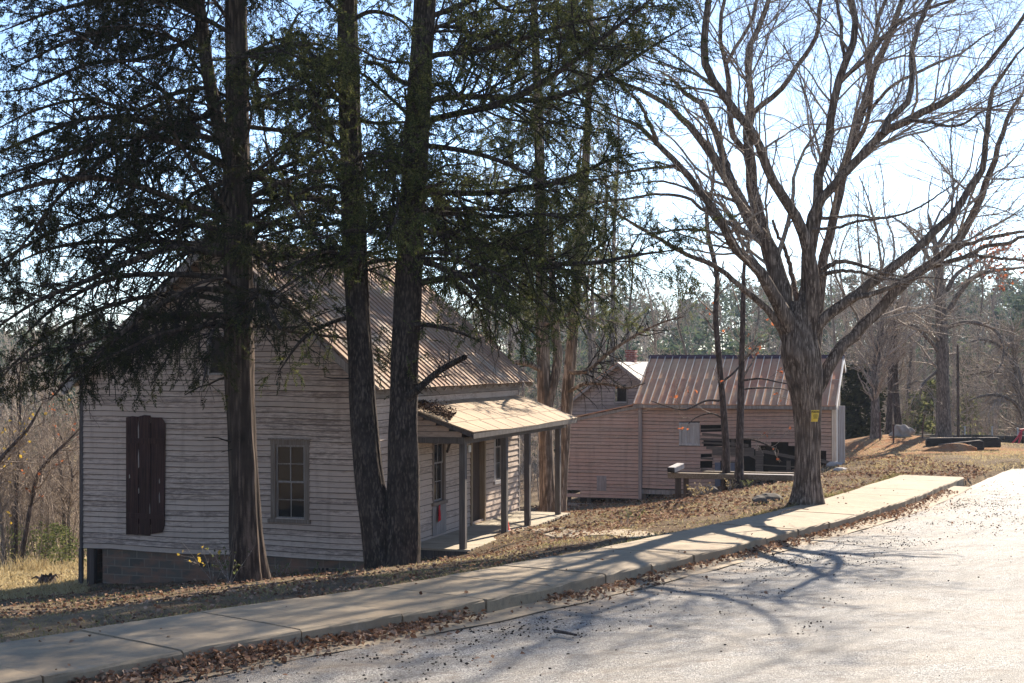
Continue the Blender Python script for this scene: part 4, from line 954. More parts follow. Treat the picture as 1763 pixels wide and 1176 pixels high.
def build_maple():
    rg = np.random.default_rng(11)
    base = P(1386, 862, 32); base[2] = hgt(base[0], base[1])
    T = empty("bare_tree", base, 0, "massive bare spreading tree beside the sidewalk with yellow card on its trunk", "tree")
    D = 32.0
    tp, tr = mlimb([(1386, 872), (1389, 840), (1390, 790), (1391, 740), (1388, 690), (1383, 640), (1377, 600), (1376, 560), (1380, 520)], D, D, 0, 0, 54, hw=[27, 22.5, 20.8, 21.2, 24, 30, 34, 27, 16])
    trunk = trunk_mesh(tp, tr, 96, rg, 0.11, 0.045, 0.20, 0.35)
    main = []
    def A(px, D1, hw, n=28): main.append(mlimb(px, D, D1, 0, 0, n, hw=hw, wob=0.25, rg=rg))

    A([(1352,575),(1325,537),(1278,496),(1232,460),(1167,431),(1120,403),(1066,371),(1015,338)], 30.2, [9,6.5,5.5,5,4.5,3.5,2.5,1])
    A([(1372,600),(1357,556),(1322,490),(1303,463),(1265,425),(1243,384),(1216,346),(1183,300),(1172,288),(1134,250),(1102,218),(1069,204),(1034,188)], 30.5, [20,17,13.5,12,10,9.5,9,7.5,7,6,5,3.5,1.2])
    A([(1134,250),(1102,180),(1074,152),(1050,120)], 30.0, [5,4,2.5,1]); main[-1] = mlimb([(1134,250),(1102,180),(1074,152),(1050,120)], 30.9, 30.2, 0, 0, 28, hw=[5,4,2.5,1])
    A([(1371,610),(1352,545),(1341,477),(1322,422),(1292,382),(1265,327),(1246,300),(1227,267),(1194,226),(1172,201),(1140,174),(1110,158),(1063,139),(1020,126)], 33.2, [22,21,19.5,18,15,13,12,11,9,7,5.5,4.5,3,1])
    main.append(mlimb([(1262,318),(1254,299),(1235,237),(1219,199),(1205,177),(1178,158),(1150,130),(1120,118)], 32.6, 34, 0, 0, 28, hw=[9,8.5,7.5,7,6,4.5,3,1]))
    main.append(mlimb([(1336,470),(1320,420),(1303,354),(1295,314),(1292,272),(1286,218),(1292,190),(1293,169),(1289,125),(1285,90),(1295,73),(1308,41),(1322,8),(1332,-30)], 32.3, 34.5, 0, 0, 30, hw=[16,14,13,12,10.5,9,7,6.5,5.5,5,4.5,3.5,2.5,2]))
    main.append(mlimb([(1292,215),(1300,190),(1341,158),(1366,122),(1398,82),(1409,49),(1412,0),(1420,-40)], 33.4, 32.5, 0, 0, 28, hw=[6,5.5,5,4.5,4,3.5,2.5,1.5]))
    main.append(mlimb([(1290,272),(1262,235),(1254,174),(1253,122),(1243,82),(1240,41),(1246,0),(1250,-40)], 33.3, 34.5, 0, 0, 28, hw=[7,6.5,5.5,4.5,4,3,2.2,1.5]))
    main.append(mlimb([(1249,112),(1273,71),(1292,41),(1303,0),(1310,-40)], 34, 33.4, 0, 0, 28, hw=[4,3.5,3,2.3,1]))
    A([(1392,600),(1398,540),(1397,480),(1390,425),(1374,379),(1352,344),(1333,318),(1314,269),(1297,232),(1280,205),(1254,180),(1238,150),(1221,131),(1210,90),(1216,41),(1222,-10)], 30, [17,16,14.5,13,11,10,9.5,9,8.5,8.5,8,7,6,5,3.5,2.5], 32)
    A([(1380,610),(1383,531),(1393,477),(1395,430),(1407,382),(1408,327),(1410,299),(1421,272),(1428,231),(1431,199),(1439,163),(1447,131),(1457,101),(1469,76),(1472,52),(1469,22),(1462,-20)], 32.5, [20,17,14.5,12.5,11.5,10.5,10,9.5,8.5,8,7.5,7,6.2,5.6,5,4,3], 34)
    main.append(mlimb([(1455,106),(1450,71),(1447,35),(1439,0),(1432,-30)], 32.3, 33.2, 0, 0, 28, hw=[4,3.7,3.3,2.6,1.5]))
    main.append(mlimb([(1446,142),(1472,117),(1494,101),(1510,79),(1537,46),(1553,38),(1581,22),(1635,3),(1670,-12)], 32.2, 30.5, 0, 0, 28, hw=[5,4.4,4,3.6,3.2,2.8,2.2,1.6,1]))
    A([(1388,500),(1391,430),(1396,380),(1412,346),(1439,316),(1455,300),(1472,280),(1491,261),(1507,242),(1524,226),(1551,215),(1589,193),(1624,177),(1651,158),(1679,136),(1695,120),(1719,84),(1744,54),(1775,10)], 30, [12,11.5,10.5,10,9.5,9.3,9,8.5,8.2,7.5,6,5.2,4.6,4.2,3.6,3,2.6,2,1], 34)
    main.append(mlimb([(1520,229),(1529,210),(1540,196),(1559,180),(1570,152),(1568,109),(1575,63),(1589,27),(1602,0),(1615,-40)], 31, 32, 0, 0, 28, hw=[7,6.5,6,5.5,5,4.4,3.7,3,2.4,1.5]))
    main.append(mlimb([(1532,220),(1567,207),(1597,210),(1643,218),(1673,204),(1690,193),(1763,165),(1800,150)], 30.9, 29, 0, 0, 28, hw=[4,3.4,3,2.8,2.4,2,1.5,1]))
    A([(1395,640),(1408,560),(1413,490),(1420,436),(1434,382),(1447,327),(1451,297),(1461,261),(1472,231),(1480,201),(1491,169),(1499,136),(1510,109),(1526,73),(1540,35),(1553,5),(1565,-40)], 35.5, [16,12,10.5,10,9.5,9,9,8.5,8,7.5,7,6.2,5.5,4.8,4,3.2,2], 34)
    main.append(mlimb([(1463,264),(1478,240),(1491,212),(1499,174),(1502,136),(1496,106),(1502,82),(1515,22),(1526,0),(1535,-40)], 33.75, 33, 0, 0, 28, hw=[5.5,5,4.7,4.3,4,3.7,3.3,2.6,2,1]))
    main.append(mlimb([(1492,200),(1515,169),(1545,141),(1573,128),(1613,109),(1657,90),(1690,65),(1725,45)], 34.4, 36, 0, 0, 28, hw=[4.2,3.8,3.4,3.2,2.8,2.4,1.8,1]))
    A([(1392,600),(1409,556),(1445,528),(1472,509),(1504,485),(1537,460),(1570,433),(1597,411),(1624,387),(1651,354),(1670,322),(1690,300),(1693,277),(1699,231),(1702,190),(1708,158),(1725,130),(1744,101),(1770,75)], 30.5, [15,12.5,11.5,11,10.5,10,9.5,9,8.5,8,7.5,7,6.6,6,5.5,4.6,3.8,2.8,1.5], 36)
    main.append(mlimb([(1462,516),(1500,505),(1540,492),(1575,478),(1610,448)], 31.6, 31.2, 0, 0, 28, hw=[6,5.5,5,4,2]))
    A([(1395,700),(1415,655),(1436,613),(1472,575),(1499,550),(1521,526),(1548,493),(1581,469),(1608,452),(1635,431),(1657,403),(1673,373),(1690,341),(1700,311),(1709,290),(1719,256),(1727,225),(1740,190),(1770,150)], 32.5, [15,13.5,13,12.3,12,11.5,11,10.5,10,9.5,9,8.3,7.6,7,6.5,5.5,4.8,3.6,2], 36)
    main.append(mlimb([(1608,458),(1657,444),(1695,425),(1730,420),(1763,407),(1800,395)], 32.4, 31, 0, 0, 28, hw=[5.5,4.8,4.4,4,3.5,2]))
    main.append(mlimb([(1640,430),(1676,417),(1717,406),(1763,398),(1800,385)], 32.4, 33, 0, 0, 28, hw=[4.5,4,3.6,3,2]))
    main.append(mlimb([(1655,443),(1680,441),(1720,444),(1763,448),(1800,446)], 32.1, 30.5, 0, 0, 28, hw=[3.6,3.2,2.9,2.5,1.5]))
    main.append(mlimb([(1410,474),(1453,466),(1504,474),(1548,482),(1602,477),(1650,486)], 31.8, 30, 0, 0, 28, hw=[5,3.6,3,2.4,1.8,1]))
    main.append(mlimb([(1415,465),(1445,450),(1477,455),(1526,471),(1570,480)], 32, 31, 0, 0, 28, hw=[5.5,4.2,3.4,2.5,1]))
    main.append(mlimb([(1415,376),(1472,371),(1515,375),(1570,363),(1624,330),(1650,310)], 32, 31.5, 0, 0, 28, hw=[3.6,3,2.6,2.2,1.8,1]))
    main.append(mlimb([(1400,395),(1440,392),(1480,380),(1530,375),(1575,362)], 31.7, 30.5, 0, 0, 28, hw=[3.6,3,2.5,2,1]))
    main.append(mlimb([(1287,408),(1243,378),(1214,361),(1180,340),(1130,335),(1060,345),(1000,350)], 31.6, 29.5, 0, 0, 28, hw=[4.5,4,3.4,3,2.5,2,1]))
    main.append(mlimb([(1260,412),(1230,400),(1180,395),(1120,402),(1080,405)], 31, 29.5, 0, 0, 28, hw=[3.5,2.8,2.4,2,1]))
    main.append(mlimb([(1290,360),(1250,340),(1200,330),(1140,312),(1090,318)], 32.6, 34.5, 0, 0, 28, hw=[4,3.2,2.6,2.1,1]))
    main.append(mlimb([(1373,520),(1365,480),(1352,430),(1338,400),(1330,380)], 32.4, 34, 0, 0, 28, hw=[7,5.5,4.5,3.8,3]))
    main.append(mlimb([(1168,285),(1120,290),(1060,300),(1000,318),(940,330)], 31, 29.8, 0, 0, 28, hw=[3.2,2.8,2.3,1.8,1]))
    parts = [(V, Q) for V, Q in [trunk]]
    Pm, Rm = [], []
    for p, r in main:
        p2, r2 = resample(p, r, 30); 
        p2 = p2+rg.normal(size=p2.shape)*np.minimum(r2, 0.05)[:, None]*0.22
        Pm.append(p2); Rm.append(r2*0.85)
    Pm = np.array(Pm); Rm = np.array(Rm)
    big = Rm[:, 0] > 0.09
    parts.append(tubes(Pm[big], Rm[big], 12)); parts.append(tubes(Pm[~big], Rm[~big], 8))
    V, Q = join(parts); V = localise(V, base)
    np_mesh("trunk", V, Q, MAT['bark_maple'], T, True)
    b1, r1 = sprout(Pm, Rm, 500, 0.22, 1.0, (0.4, 1.0), (0.20, 0.5), (0.18, 0.36), 11, 0.16, 0.045, rg, rmin=0.009)
    b2, r2 = sprout(b1, r1, 2800, 0.15, 1.0, (0.4, 1.0), (0.34, 0.72), (0.35, 0.6), 8, 0.15, 0.04, rg, rmin=0.006)
    b3, r3 = sprout(b2, r2, 9500, 0.15, 1.0, (0.35, 0.95), (0.35, 0.75), (0.5, 0.8), 6, 0.18, 0.03, rg, rmin=0.0036)
    b4, r4 = sprout(np.concatenate([b3]), r3, 12000, 0.2, 1.0, (0.35, 0.9), (0.4, 0.9), (0.6, 0.9), 4, 0.2, 0.03, rg, rmin=0.0026)
    V, Q = join([tubes(b1, r1, 6), tubes(b2, r2, 4), tubes(b3, r3, 3), tubes(b4, r4, 3)])
    np_mesh("crown", localise(V, base), Q, MAT['twig'], T, True)
    # one russet leaf cluster low on the left side, a few stray leaves
    return T, base
MAPLE, MBASE = build_maple()

def simple_tube_tree(name, label, cat, pxs, D, hw, mat, crown_mat, seed, base_D=None, limbs=(), n1=60, n2=240, n3=500, len1=(0.5, 1.6), t0=0.35, group=None, trop=0.06, sides=20, ang=(0.5, 1.1), wig=0.14, flute=0.06, fl=0.35, twr=0.004, sink=0.3, D1=None):
    rg = np.random.default_rng(seed)
    p, r = limb(pxs, D, D if D1 is None else D1, 0, 0, 44, hw=hw)
    base = p[0].copy(); base[2] = hgt(base[0], base[1])
    off = base[2]-p[0, 2]
    p[:, 2] += off*np.linspace(1, 0, len(p))**2
    p = np.vstack([p[0]-np.array([0, 0, sink]), p]); r = np.concatenate([[r[0]], r])
    T = empty(name, base, 0, label, cat, group)
    parts = [trunk_mesh(p, r, sides, rg, flute, 0.02, fl, 0.35)]
    Pm, Rm = [resample(p, r, 30)[0]], [resample(p, r, 30)[1]]
    for (px, Da, Db, h) in limbs:
        q, rr = limb(px, Da, Db, 0, 0, 26, hw=h, wob=0.2, rg=rg); q, rr = resample(q, rr, 30); Pm.append(q); Rm.append(rr); parts.append(tubes(q[None], rr[None], 8))
    V, Q = join(parts); np_mesh("trunk", localise(V, base), Q, mat, T, True)
    Pm, Rm = np.array(Pm), np.array(Rm)
    if n1:
        b1, r1 = sprout(Pm, Rm, n1, t0, 1.0, ang, len1, (0.25, 0.5), 10, wig, trop, rg, rmin=twr*2, lfix=True)
        lv = [tubes(b1, r1, 4)]
        if n2:
            b2, r2 = sprout(b1, r1, n2, 0.15, 1, (0.4, 1.0), (0.3, 0.6), (0.5, 0.7), 6, 0.17, trop*0.6, rg, rmin=twr*1.3); lv.append(tubes(b2, r2, 3))
            if n3:
                b3, r3 = sprout(b2, r2, n3, 0.15, 1, (0.4, 1.0), (0.35, 0.8), (0.5, 0.8), 4, 0.18, 0.03, rg, rmin=twr); lv.append(tubes(b3, r3, 3))
        V, Q = join(lv); np_mesh("crown", localise(V, base), Q, crown_mat, T, True)
        return T, base, b1, (b2 if n2 else b1)
    return T, base, Pm, Pm

# ---- dark evergreens in front of the house
def conifer(name, label, stems, limbs, D, seed, bark, needle, levels, spray=None, nsp=5200, size=(0.8, 1.35), rnd_limbs=60, lmb_len=(2.2, 4.6), lt=(0.22, 1.0), lat=1200, base_px=None, sub=2600, flute=0.16, azbias=None, dead=0, dense_up=None, group=None, cat="tree", twig=None, t_extra=None, drop=None, tw=1.0):
    rg = np.random.default_rng(seed)
    St = [limb(px, Da, Db, 0, 0, 60, hw=h) for (px, Da, Db, h) in stems]
    base = St[0][0][0].copy(); gz = hgt(base[0], base[1]); 
    T = empty(name, (base[0], base[1], gz), 0, label, cat, group); o = np.array((base[0], base[1], gz))
    parts = []
    for k, (p, r) in enumerate(St):
        if k == 0 or stems[k][0][0][1] > 900: p = np.vstack([[p[0, 0], p[0, 1], gz-0.35], p]); r = np.concatenate([[r[0]*1.05], r])
        parts.append(trunk_mesh(p, r, 64, rg, flute if p[0, 2] < gz+1 else 0.04, 0.035, 0.38 if p[0, 2] < gz+1 else 0.0, 0.5))
    SP = np.array([resample(p, r, 40)[0] for p, r in St]); SR = np.array([resample(p, r, 40)[1] for p, r in St])
    # limbs traced, then more around the stems
    LP, LR = [], []
    for (px, Da, Db, h) in limbs:
        q, rr = limb(px, Da, Db, 0, 0, 26, hw=h, wob=0.3, rg=rg); q, rr = resample(q, rr, 16); LP.append(q); LR.append(rr)
    sel = np.array([s[4] if len(s) > 4 else 1.0 for s in stems]) if any(len(s) > 4 for s in stems) else None
    m = rnd_limbs
    SPx, SRx = SP, SR
    q, rr = sprout(SPx, SRx, m, lt[0], lt[1], (0.85, 1.85), lmb_len, (0.14, 0.26), 16, 0.10, 0.0, rg, bias=azbias, rmin=0.012, lfix=True, sel=sel)
    t = np.linspace(0, 1, 16); q[:, :, 2] += (0.30*t[None, :]-rg.uniform(0.2, 0.95, len(q))[:, None]*t[None, :]**2)*np.linalg.norm(q[:, -1]-q[:, 0], axis=1)[:, None]*0.35
    LPx = np.concatenate([np.array(LP), q]) if LP else q; LRx = np.concatenate([np.array(LR), rr]) if LR else rr
    parts.append(tubes(LPx, LRx, 7))
    V, Q = join(parts); np_mesh("trunk", localise(V, o), Q, bark, T, True)
    b1, r1 = sprout(LPx, LRx, lat, 0.10, 1.0, (0.6, 1.3), (0.16, 0.48), (0.3, 0.5), 8, 0.14, -0.03, rg, flat=0.3, rmin=0.006, sel=np.where(np.arange(len(LPx)) < len(LP), tw, 1.0))
    b2, r2 = sprout(b1, r1, sub, 0.12, 1.0, (0.5, 1.2), (0.3, 0.75), (0.5, 0.7), 5, 0.16, -0.06, rg, flat=0.2, rmin=0.004)
    twg = [tubes(b1, r1, 4), tubes(b2, r2, 3)]
    if dead:
        b3, r3 = sprout(SP, SR, dead, 0.12, 0.5, (1.0, 1.8), (0.5, 1.5), (0.1, 0.15), 7, 0.16, -0.05, rg, rmin=0.005, lfix=True); twg.append(tubes(b3, r3, 3))
    V, Q = join(twg); br = np_mesh("branches", localise(V, o), Q, twig or MAT['twig_dark'], T, True)
    p1, d1, _ = along(b1, int(nsp*0.45), rg, 0.25); p2, d2, _ = along(b2, int(nsp*0.55), rg, 0.1)
    pos = np.concatenate([p1, p2]); d = np.concatenate([d1, d2])
    if drop is not None:
        keep = drop(pos, rg); pos, d = pos[keep], d[keep]
    # clumpy: thin the sprays out in some cells so that the sky shows through
    cell = np.floor((pos+0.25*np.sin(pos[:, [1, 2, 0]]*3.1))/0.42).astype(int); hsh = (np.abs(cell[:, 0]*73856093 ^ cell[:, 1]*19349663 ^ cell[:, 2]*83492791) % 1000)/1000.0
    keep = rg.random(len(pos)) < np.clip(0.35+0.8*hsh, 0.05, 1); pos, d = pos[keep], d[keep]
    X = nrm(d+rg.normal(size=d.shape)*0.6+np.array([0, 0, -0.25]))
    V, Q = scatter(spray, pos, X, rg.uniform(size[0], size[1], len(pos)), rg, roll=0.7)
    np_mesh("crown", localise(V, o), Q, needle, T)
    return T
_rg = np.random.default_rng(3)
SPR = [spray_template(_rg, 30, 0.22, (0.030, 0.075), 0.009, 0.2, 0.9) for _ in range(8)]
SPR_H = [spray_template(_rg, 30, 0.24, (0.030, 0.070), 0.009, 0.35, 0.9) for _ in range(8)]

def build_evergreens():
    # single cedar in front of the gable
    st = [([(428,1006),(423,940),(418,800),(412,650),(410,500),(408,300),(408,150),(406,0),(404,-150),(402,-420)], 27, 27.2, [29,24.5,23.5,24,24.5,20,18,17,14,6]),
          ([(402,330),(394,270),(378,220),(362,150),(348,50),(335,-60),(325,-250)], 27, 27.8, [13,12,11,10.5,9.5,8,4])]
    lm = [([(400,390),(378,374),(306,347),(238,320),(170,306),(85,313),(0,337),(-60,360)], 27, 25.5, [7,6.5,6,5.5,5,4,3,1]),
          ([(395,290),(340,259),(272,238),(204,235),(153,252),(68,282),(-20,310)], 27, 26, [6.5,6,5.5,5,4.5,3,1]),
          ([(385,245),(333,231),(238,208),(170,201),(102,218),(0,262),(-60,290)], 27.3, 28.6, [6,5.5,5,4.5,4,3,1]),
          ([(395,440),(340,431),(289,427),(221,451),(136,489),(68,516),(0,560),(-40,590)], 27, 25.8, [6.5,6,5.5,5,4.5,3.5,2.5,1]),
          ([(400,430),(374,424),(289,417),(204,414),(102,424),(20,455)], 27, 28.5, [6,5.5,5,4,3,1]),
          ([(395,478),(300,472),(214,475),(153,495),(85,536),(30,590)], 27, 26.5, [5.5,5,4.5,4,3,1]),
          ([(400,500),(330,500),(250,540),(180,600),(120,650),(85,690)], 27, 25.6, [5.5,5,4.5,4,3,1]),
          ([(365,150),(300,160),(230,190),(150,170),(60,190),(-20,230)], 27.5, 28.5, [4.5,4,3.6,3,2.4,1]),
          ([(350,90),(280,60),(200,50),(110,75),(20,120)], 27.6, 26.2, [4.5,4,3.6,3,1]),
          ([(340,10),(270,-5),(180,0),(90,20),(0,55)], 27.8, 28, [4.5,4,3.6,3,1]),
          ([(402,60),(330,20),(240,-20),(120,-30),(20,-10)], 27, 25.8, [4.5,4,3.6,3,1]),
          ([(425,345),(470,320),(530,300),(590,290)], 27, 26, [5.5,4.6,3.5,1.5]),
          ([(425,300),(480,290),(560,255),(610,225)], 27, 28, [5,4,3,1.5]),
          ([(422,190),(470,175),(530,185),(590,180)], 27, 26.4, [4.5,4,3,1.5]),
          ([(424,430),(480,440),(550,442),(610,450)], 27, 25.8, [5,4.4,3.4,1.5]),
          ([(424,500),(470,505),(520,545),(560,600)], 27, 25.7, [4.6,4,3,1.2]),
          ([(420,100),(480,80),(540,75),(590,95)], 27, 28, [4.2,3.6,2.8,1.2]),
          ([(398,545),(320,540),(240,560),(150,590),(70,610),(0,640)], 27, 25.5, [5,4.5,4,3.2,2.4,1]),
          ([(395,520),(310,505),(210,520),(110,560),(30,620),(-20,680)], 27, 27.6, [5,4.5,4,3.2,2.4,1]),
          ([(360,200),(290,215),(200,260),(110,330),(40,420),(-10,480)], 27.4, 26.4, [5,4.5,4,3.2,2.4,1]),
          ([(398,400),(300,380),(200,370),(90,400),(0,450),(-50,480)], 27, 28.2, [5.5,5,4.5,3.4,2.4,1]),
          ([(345,60),(250,100),(150,110),(60,150),(-20,160)], 27.6, 26.8, [4.5,4,3.4,2.6,1]),
          ([(398,560),(330,565),(260,590),(200,620),(150,650)], 27, 25.9, [4.5,4,3.2,2.4,1])]
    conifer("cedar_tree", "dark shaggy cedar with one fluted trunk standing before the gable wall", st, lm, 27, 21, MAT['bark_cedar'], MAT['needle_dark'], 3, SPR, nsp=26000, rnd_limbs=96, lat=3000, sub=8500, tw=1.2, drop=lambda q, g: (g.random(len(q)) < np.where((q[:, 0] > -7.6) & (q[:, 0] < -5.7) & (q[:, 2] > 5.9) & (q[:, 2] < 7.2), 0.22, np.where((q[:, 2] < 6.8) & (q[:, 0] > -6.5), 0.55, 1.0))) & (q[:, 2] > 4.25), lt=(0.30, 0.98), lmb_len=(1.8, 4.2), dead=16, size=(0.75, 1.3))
    st = [([(668,982),(658,940),(640,850),(628,740),(620,600),(610,400),(604,250),(600,100),(598,0),(595,-150),(590,-420)], 26.2, 26.8, [30,26,22,21,20.5,19.5,18,17,16,13,5]),
          ([(684,984),(690,940),(694,850),(694,740),(698,600),(708,400),(717,250),(726,100),(732,0),(738,-150),(745,-420)], 26.2, 25.9, [32,27,24.5,23,22.5,21,20,18,16.5,13,5])]
    lm = [([(725,230),(743,206),(818,190),(880,170),(954,129),(1022,78),(1108,10),(1150,-30)], 26, 24.8, [6.5,6,5.5,5.3,4.8,4,2.5,1]),
          ([(722,185),(750,170),(835,167),(920,174),(971,163),(1057,122),(1142,68),(1190,40)], 26, 27.5, [6,5.5,5.2,5,4.6,3.6,2.2,1]),
          ([(728,105),(747,95),(818,88),(886,71),(971,44),(1057,27),(1120,10)], 26, 25.2, [5.5,5,4.6,4,3.2,2,1]),
          ([(712,332),(743,330),(818,333),(920,323),(988,303),(1057,272),(1110,262)], 26, 27, [6,5.5,5,4.6,4,2.6,1]),
          ([(704,492),(730,485),(801,475),(869,461),(937,455),(1022,453),(1090,440),(1165,430)], 26, 27.6, [6.5,6,5.6,5.2,4.6,3.8,2.8,1]),
          ([(706,440),(740,452),(790,475),(840,510),(890,545),(935,590)], 26, 25.2, [6,5.5,5,4.2,3,1.2]),
          ([(712,390),(760,405),(830,420),(900,430),(980,470),(1040,520)], 26, 26.5, [5.5,5,4.6,4,3,1.2]),
          ([(715,250),(770,255),(840,270),(910,300),(975,345)], 26, 25.4, [5,4.5,4,3,1.2]),
          ([(722,150),(690,140),(655,112),(625,105)], 26, 26.6, [5,4.5,4,3]),
          ([(700,560),(740,560),(790,572),(830,590)], 26, 25.5, [4.5,4,3,1.2]),
          ([(698,690),(715,675),(755,640),(800,615)], 26, 25.4, [8,6.5,5.5,5]),
          ([(600,330),(560,320),(510,335),(470,365)], 26.5, 25.4, [5,4.4,3.4,1.2]),
          ([(606,440),(560,446),(510,455),(465,470)], 26.5, 27.5, [5,4.4,3.4,1.2]),
          ([(602,210),(550,215),(490,250),(455,275)], 26.5, 25.8, [5,4.4,3.4,1.2]),
          ([(600,120),(550,100),(500,110),(450,90)], 26.5, 27.5, [4.6,4,3,1.2]),
          ([(615,545),(570,555),(520,585),(480,640)], 26.5, 25.6, [4.4,3.8,2.8,1]),
          ([(598,40),(640,20),(690,35),(720,70)], 26.4, 26, [4.4,3.8,2.8,1]),
          ([(738,30),(790,10),(860,-20),(940,-40)], 26, 25, [5,4.4,3.6,1.4]),
          ([(742,-60),(800,-40),(880,20),(960,10),(1040,60)], 26, 27, [5,4.4,3.6,2.6,1.2])]
    conifer("hemlock_tree", "tall twin stemmed evergreen rising beside the near end of the porch", st, lm, 26, 22, MAT['bark_hem'], MAT['needle_hem'], 3, SPR_H, nsp=19500, rnd_limbs=80, lat=2500, sub=7000, tw=1.0, drop=lambda q, g: q[:, 2] > np.where(q[:, 0] > -1.6, 5.05+0.25*g.random(len(q)), 4.6), lt=(0.34, 0.98), lmb_len=(1.6, 3.6), azbias=(0.15, -0.1, 0), size=(0.75, 1.3), flute=0.09, dead=8)
    # two rust barked cedars behind the porch
    st = [([(946,884),(942,800),(938,700),(935,600),(932,480),(930,330),(926,180),(920,40),(915,-150)], 44, 44.4, [14,12,11.2,10.5,9.4,8.2,7,5.6,2]),
          ([(944,700),(960,620),(955,560),(950,470),(948,350)], 44, 44.6, [8,8,7,5,2])]
    lm = [([(938,640),(905,625),(870,620),(840,575),(820,520)], 44, 43, [5,4.4,4,3,1.2]), ([(936,560),(980,540),(1010,500),(1035,470)], 44, 43, [4,3.4,2.6,1])]
    conifer("rust_barked_cedar", "cedar with peeling orange bark and thin crown right behind the far porch post", st, lm, 44, 23, MAT['bark_orange'], MAT['needle_lit'], 3, SPR, nsp=6500, drop=lambda q, g: q[:, 2] > 5.7+0.5*g.random(len(q)), rnd_limbs=54, lat=900, sub=2200, lt=(0.36, 0.98), lmb_len=(1.4, 3.2), size=(0.9, 1.6), group="rust barked cedars behind the porch")
    st = [([(962,880),(968,800),(974,720),(984,600),(992,500),(1002,380),(1010,250),(1016,100),(1020,-60)], 46, 46.5, [11.5,10,9.5,8.8,8,7,5.6,4,2])]
    lm = [([(980,640),(1010,640),(1045,610),(1090,580),(1140,555),(1180,545)], 46, 44, [4,3.4,3,2.6,2,1]), ([(978,675),(1010,660),(1050,662),(1080,668),(1110,660)], 46, 44.5, [3.6,3.2,2.8,2,1])]
    conifer("rust_barked_cedar", "slimmer cedar leaning right beside the left end of the red building", st, lm, 46, 24, MAT['bark_orange'], MAT['needle_lit'], 3, SPR, nsp=4600, drop=lambda q, g: q[:, 2] > 6.3+0.5*g.random(len(q)), rnd_limbs=40, lat=640, sub=1500, lt=(0.42, 0.98), lmb_len=(1.2, 2.8), size=(0.9, 1.6), group="rust barked cedars behind the porch")
build_evergreens()
# ------------------------------------------------------------------ thin trees, background trees
def leaf_cards(pos, size, rg, squash=1.0, fold=0.35):
    """small folded leaves; pos (m,3) -> V, quads (two quads per leaf)"""
    m = len(pos)
    X = nrm(rg.normal(size=(m, 3))*np.array([1, 1, squash])); N = nrm(rg.normal(size=(m, 3))*np.array([0.5, 0.5, 0.5])+np.array([0, 0, 1.0*(squash < 1)])); Y = nrm(np.cross(N, X)); Z = np.cross(X, Y)
    s = (size*rg.uniform(0.45, 1.5, m))[:, None]
    f = rg.uniform(0.05, fold, m)[:, None]
    a = pos-X*s*0.5; b = pos+X*s*0.5+Z*s*f*0.5
    l = pos+Y*s*0.36+Z*s*f; r = pos-Y*s*0.36+Z*s*f; c1 = pos-X*s*0.1
    V = np.stack([a, r, b, l, pos+X*s*0.05], 1)
    I = np.arange(m)[:, None]*5
    Q = np.concatenate([np.concatenate([I, I+1, I+2, I+4], 1), np.concatenate([I, I+4, I+2, I+3], 1)])
    return V.reshape(-1, 3), Q
def add_leaves(T, base, pos, size, mat, seed, name="leaves"):
    V, Q = leaf_cards(pos, np.full(len(pos), size), np.random.default_rng(seed)); np_mesh(name, localise(V, base), Q, mat, T)

T, b, b1, b2 = simple_tube_tree("thin_tree", "thin wavering tree by the plank platform, left of two before the red building", "tree",
    [(1250,852),(1250,780),(1245,700),(1238,620),(1232,545),(1235,485),(1229,447),(1220,409),(1217,363),(1228,314),(1226,250)], 43.5, [8,6.5,6,5.5,5,4.6,4.4,4,3.5,2.6,1], MAT['bark_dark'], MAT['bark_pale'], 31,
    limbs=[([(1240,660),(1265,640),(1300,600),(1325,585)], 43.5, 44, [2.2,1.8,1.4,.8]), ([(1238,690),(1215,690),(1180,705),(1150,700),(1120,690)], 43.5, 42.6, [2.2,1.8,1.5,1,.6]), ([(1244,720),(1225,712),(1200,718),(1185,730)], 43.5, 43, [1.8,1.4,1,.6])], n1=34, n2=150, n3=260, len1=(0.5, 1.5), t0=0.30, group="thin trees before the red building")
q, _, _ = along(b2, 60, np.random.default_rng(5), 0.4); add_leaves(T, b, q[q[:, 2] < 7.0], 0.11, MAT['leaf_red'], 6)
T, b, b1, b2 = simple_tube_tree("thin_tree", "straight thin tree by the plank platform, right of two before the red building", "tree",
    [(1272,852),(1273,780),(1275,700),(1277,620),(1279,540),(1281,460),(1288,420),(1290,380)], 42.5, [8.5,7,6,5.5,4.8,4,2.6,1], MAT['bark_dark'], MAT['bark_pale'], 32,
    limbs=[([(1277,655),(1310,652),(1340,658),(1365,662)], 42.5, 41.5, [2.0,1.6,1.3,.7]), ([(1276,670),(1305,668),(1335,668),(1360,672)], 42.5, 43.5, [2.0,1.6,1.3,.7]), ([(1275,755),(1300,758),(1325,768),(1340,775)], 42.5, 41.8, [2,1.7,1.3,.7])], n1=30, n2=150, n3=260, len1=(0.5, 1.5), t0=0.30, group="thin trees before the red building")
q, _, _ = along(b2, 90, np.random.default_rng(8), 0.3); add_leaves(T, b, q[q[:, 2] < 6.6], 0.11, MAT['leaf_red'], 9)

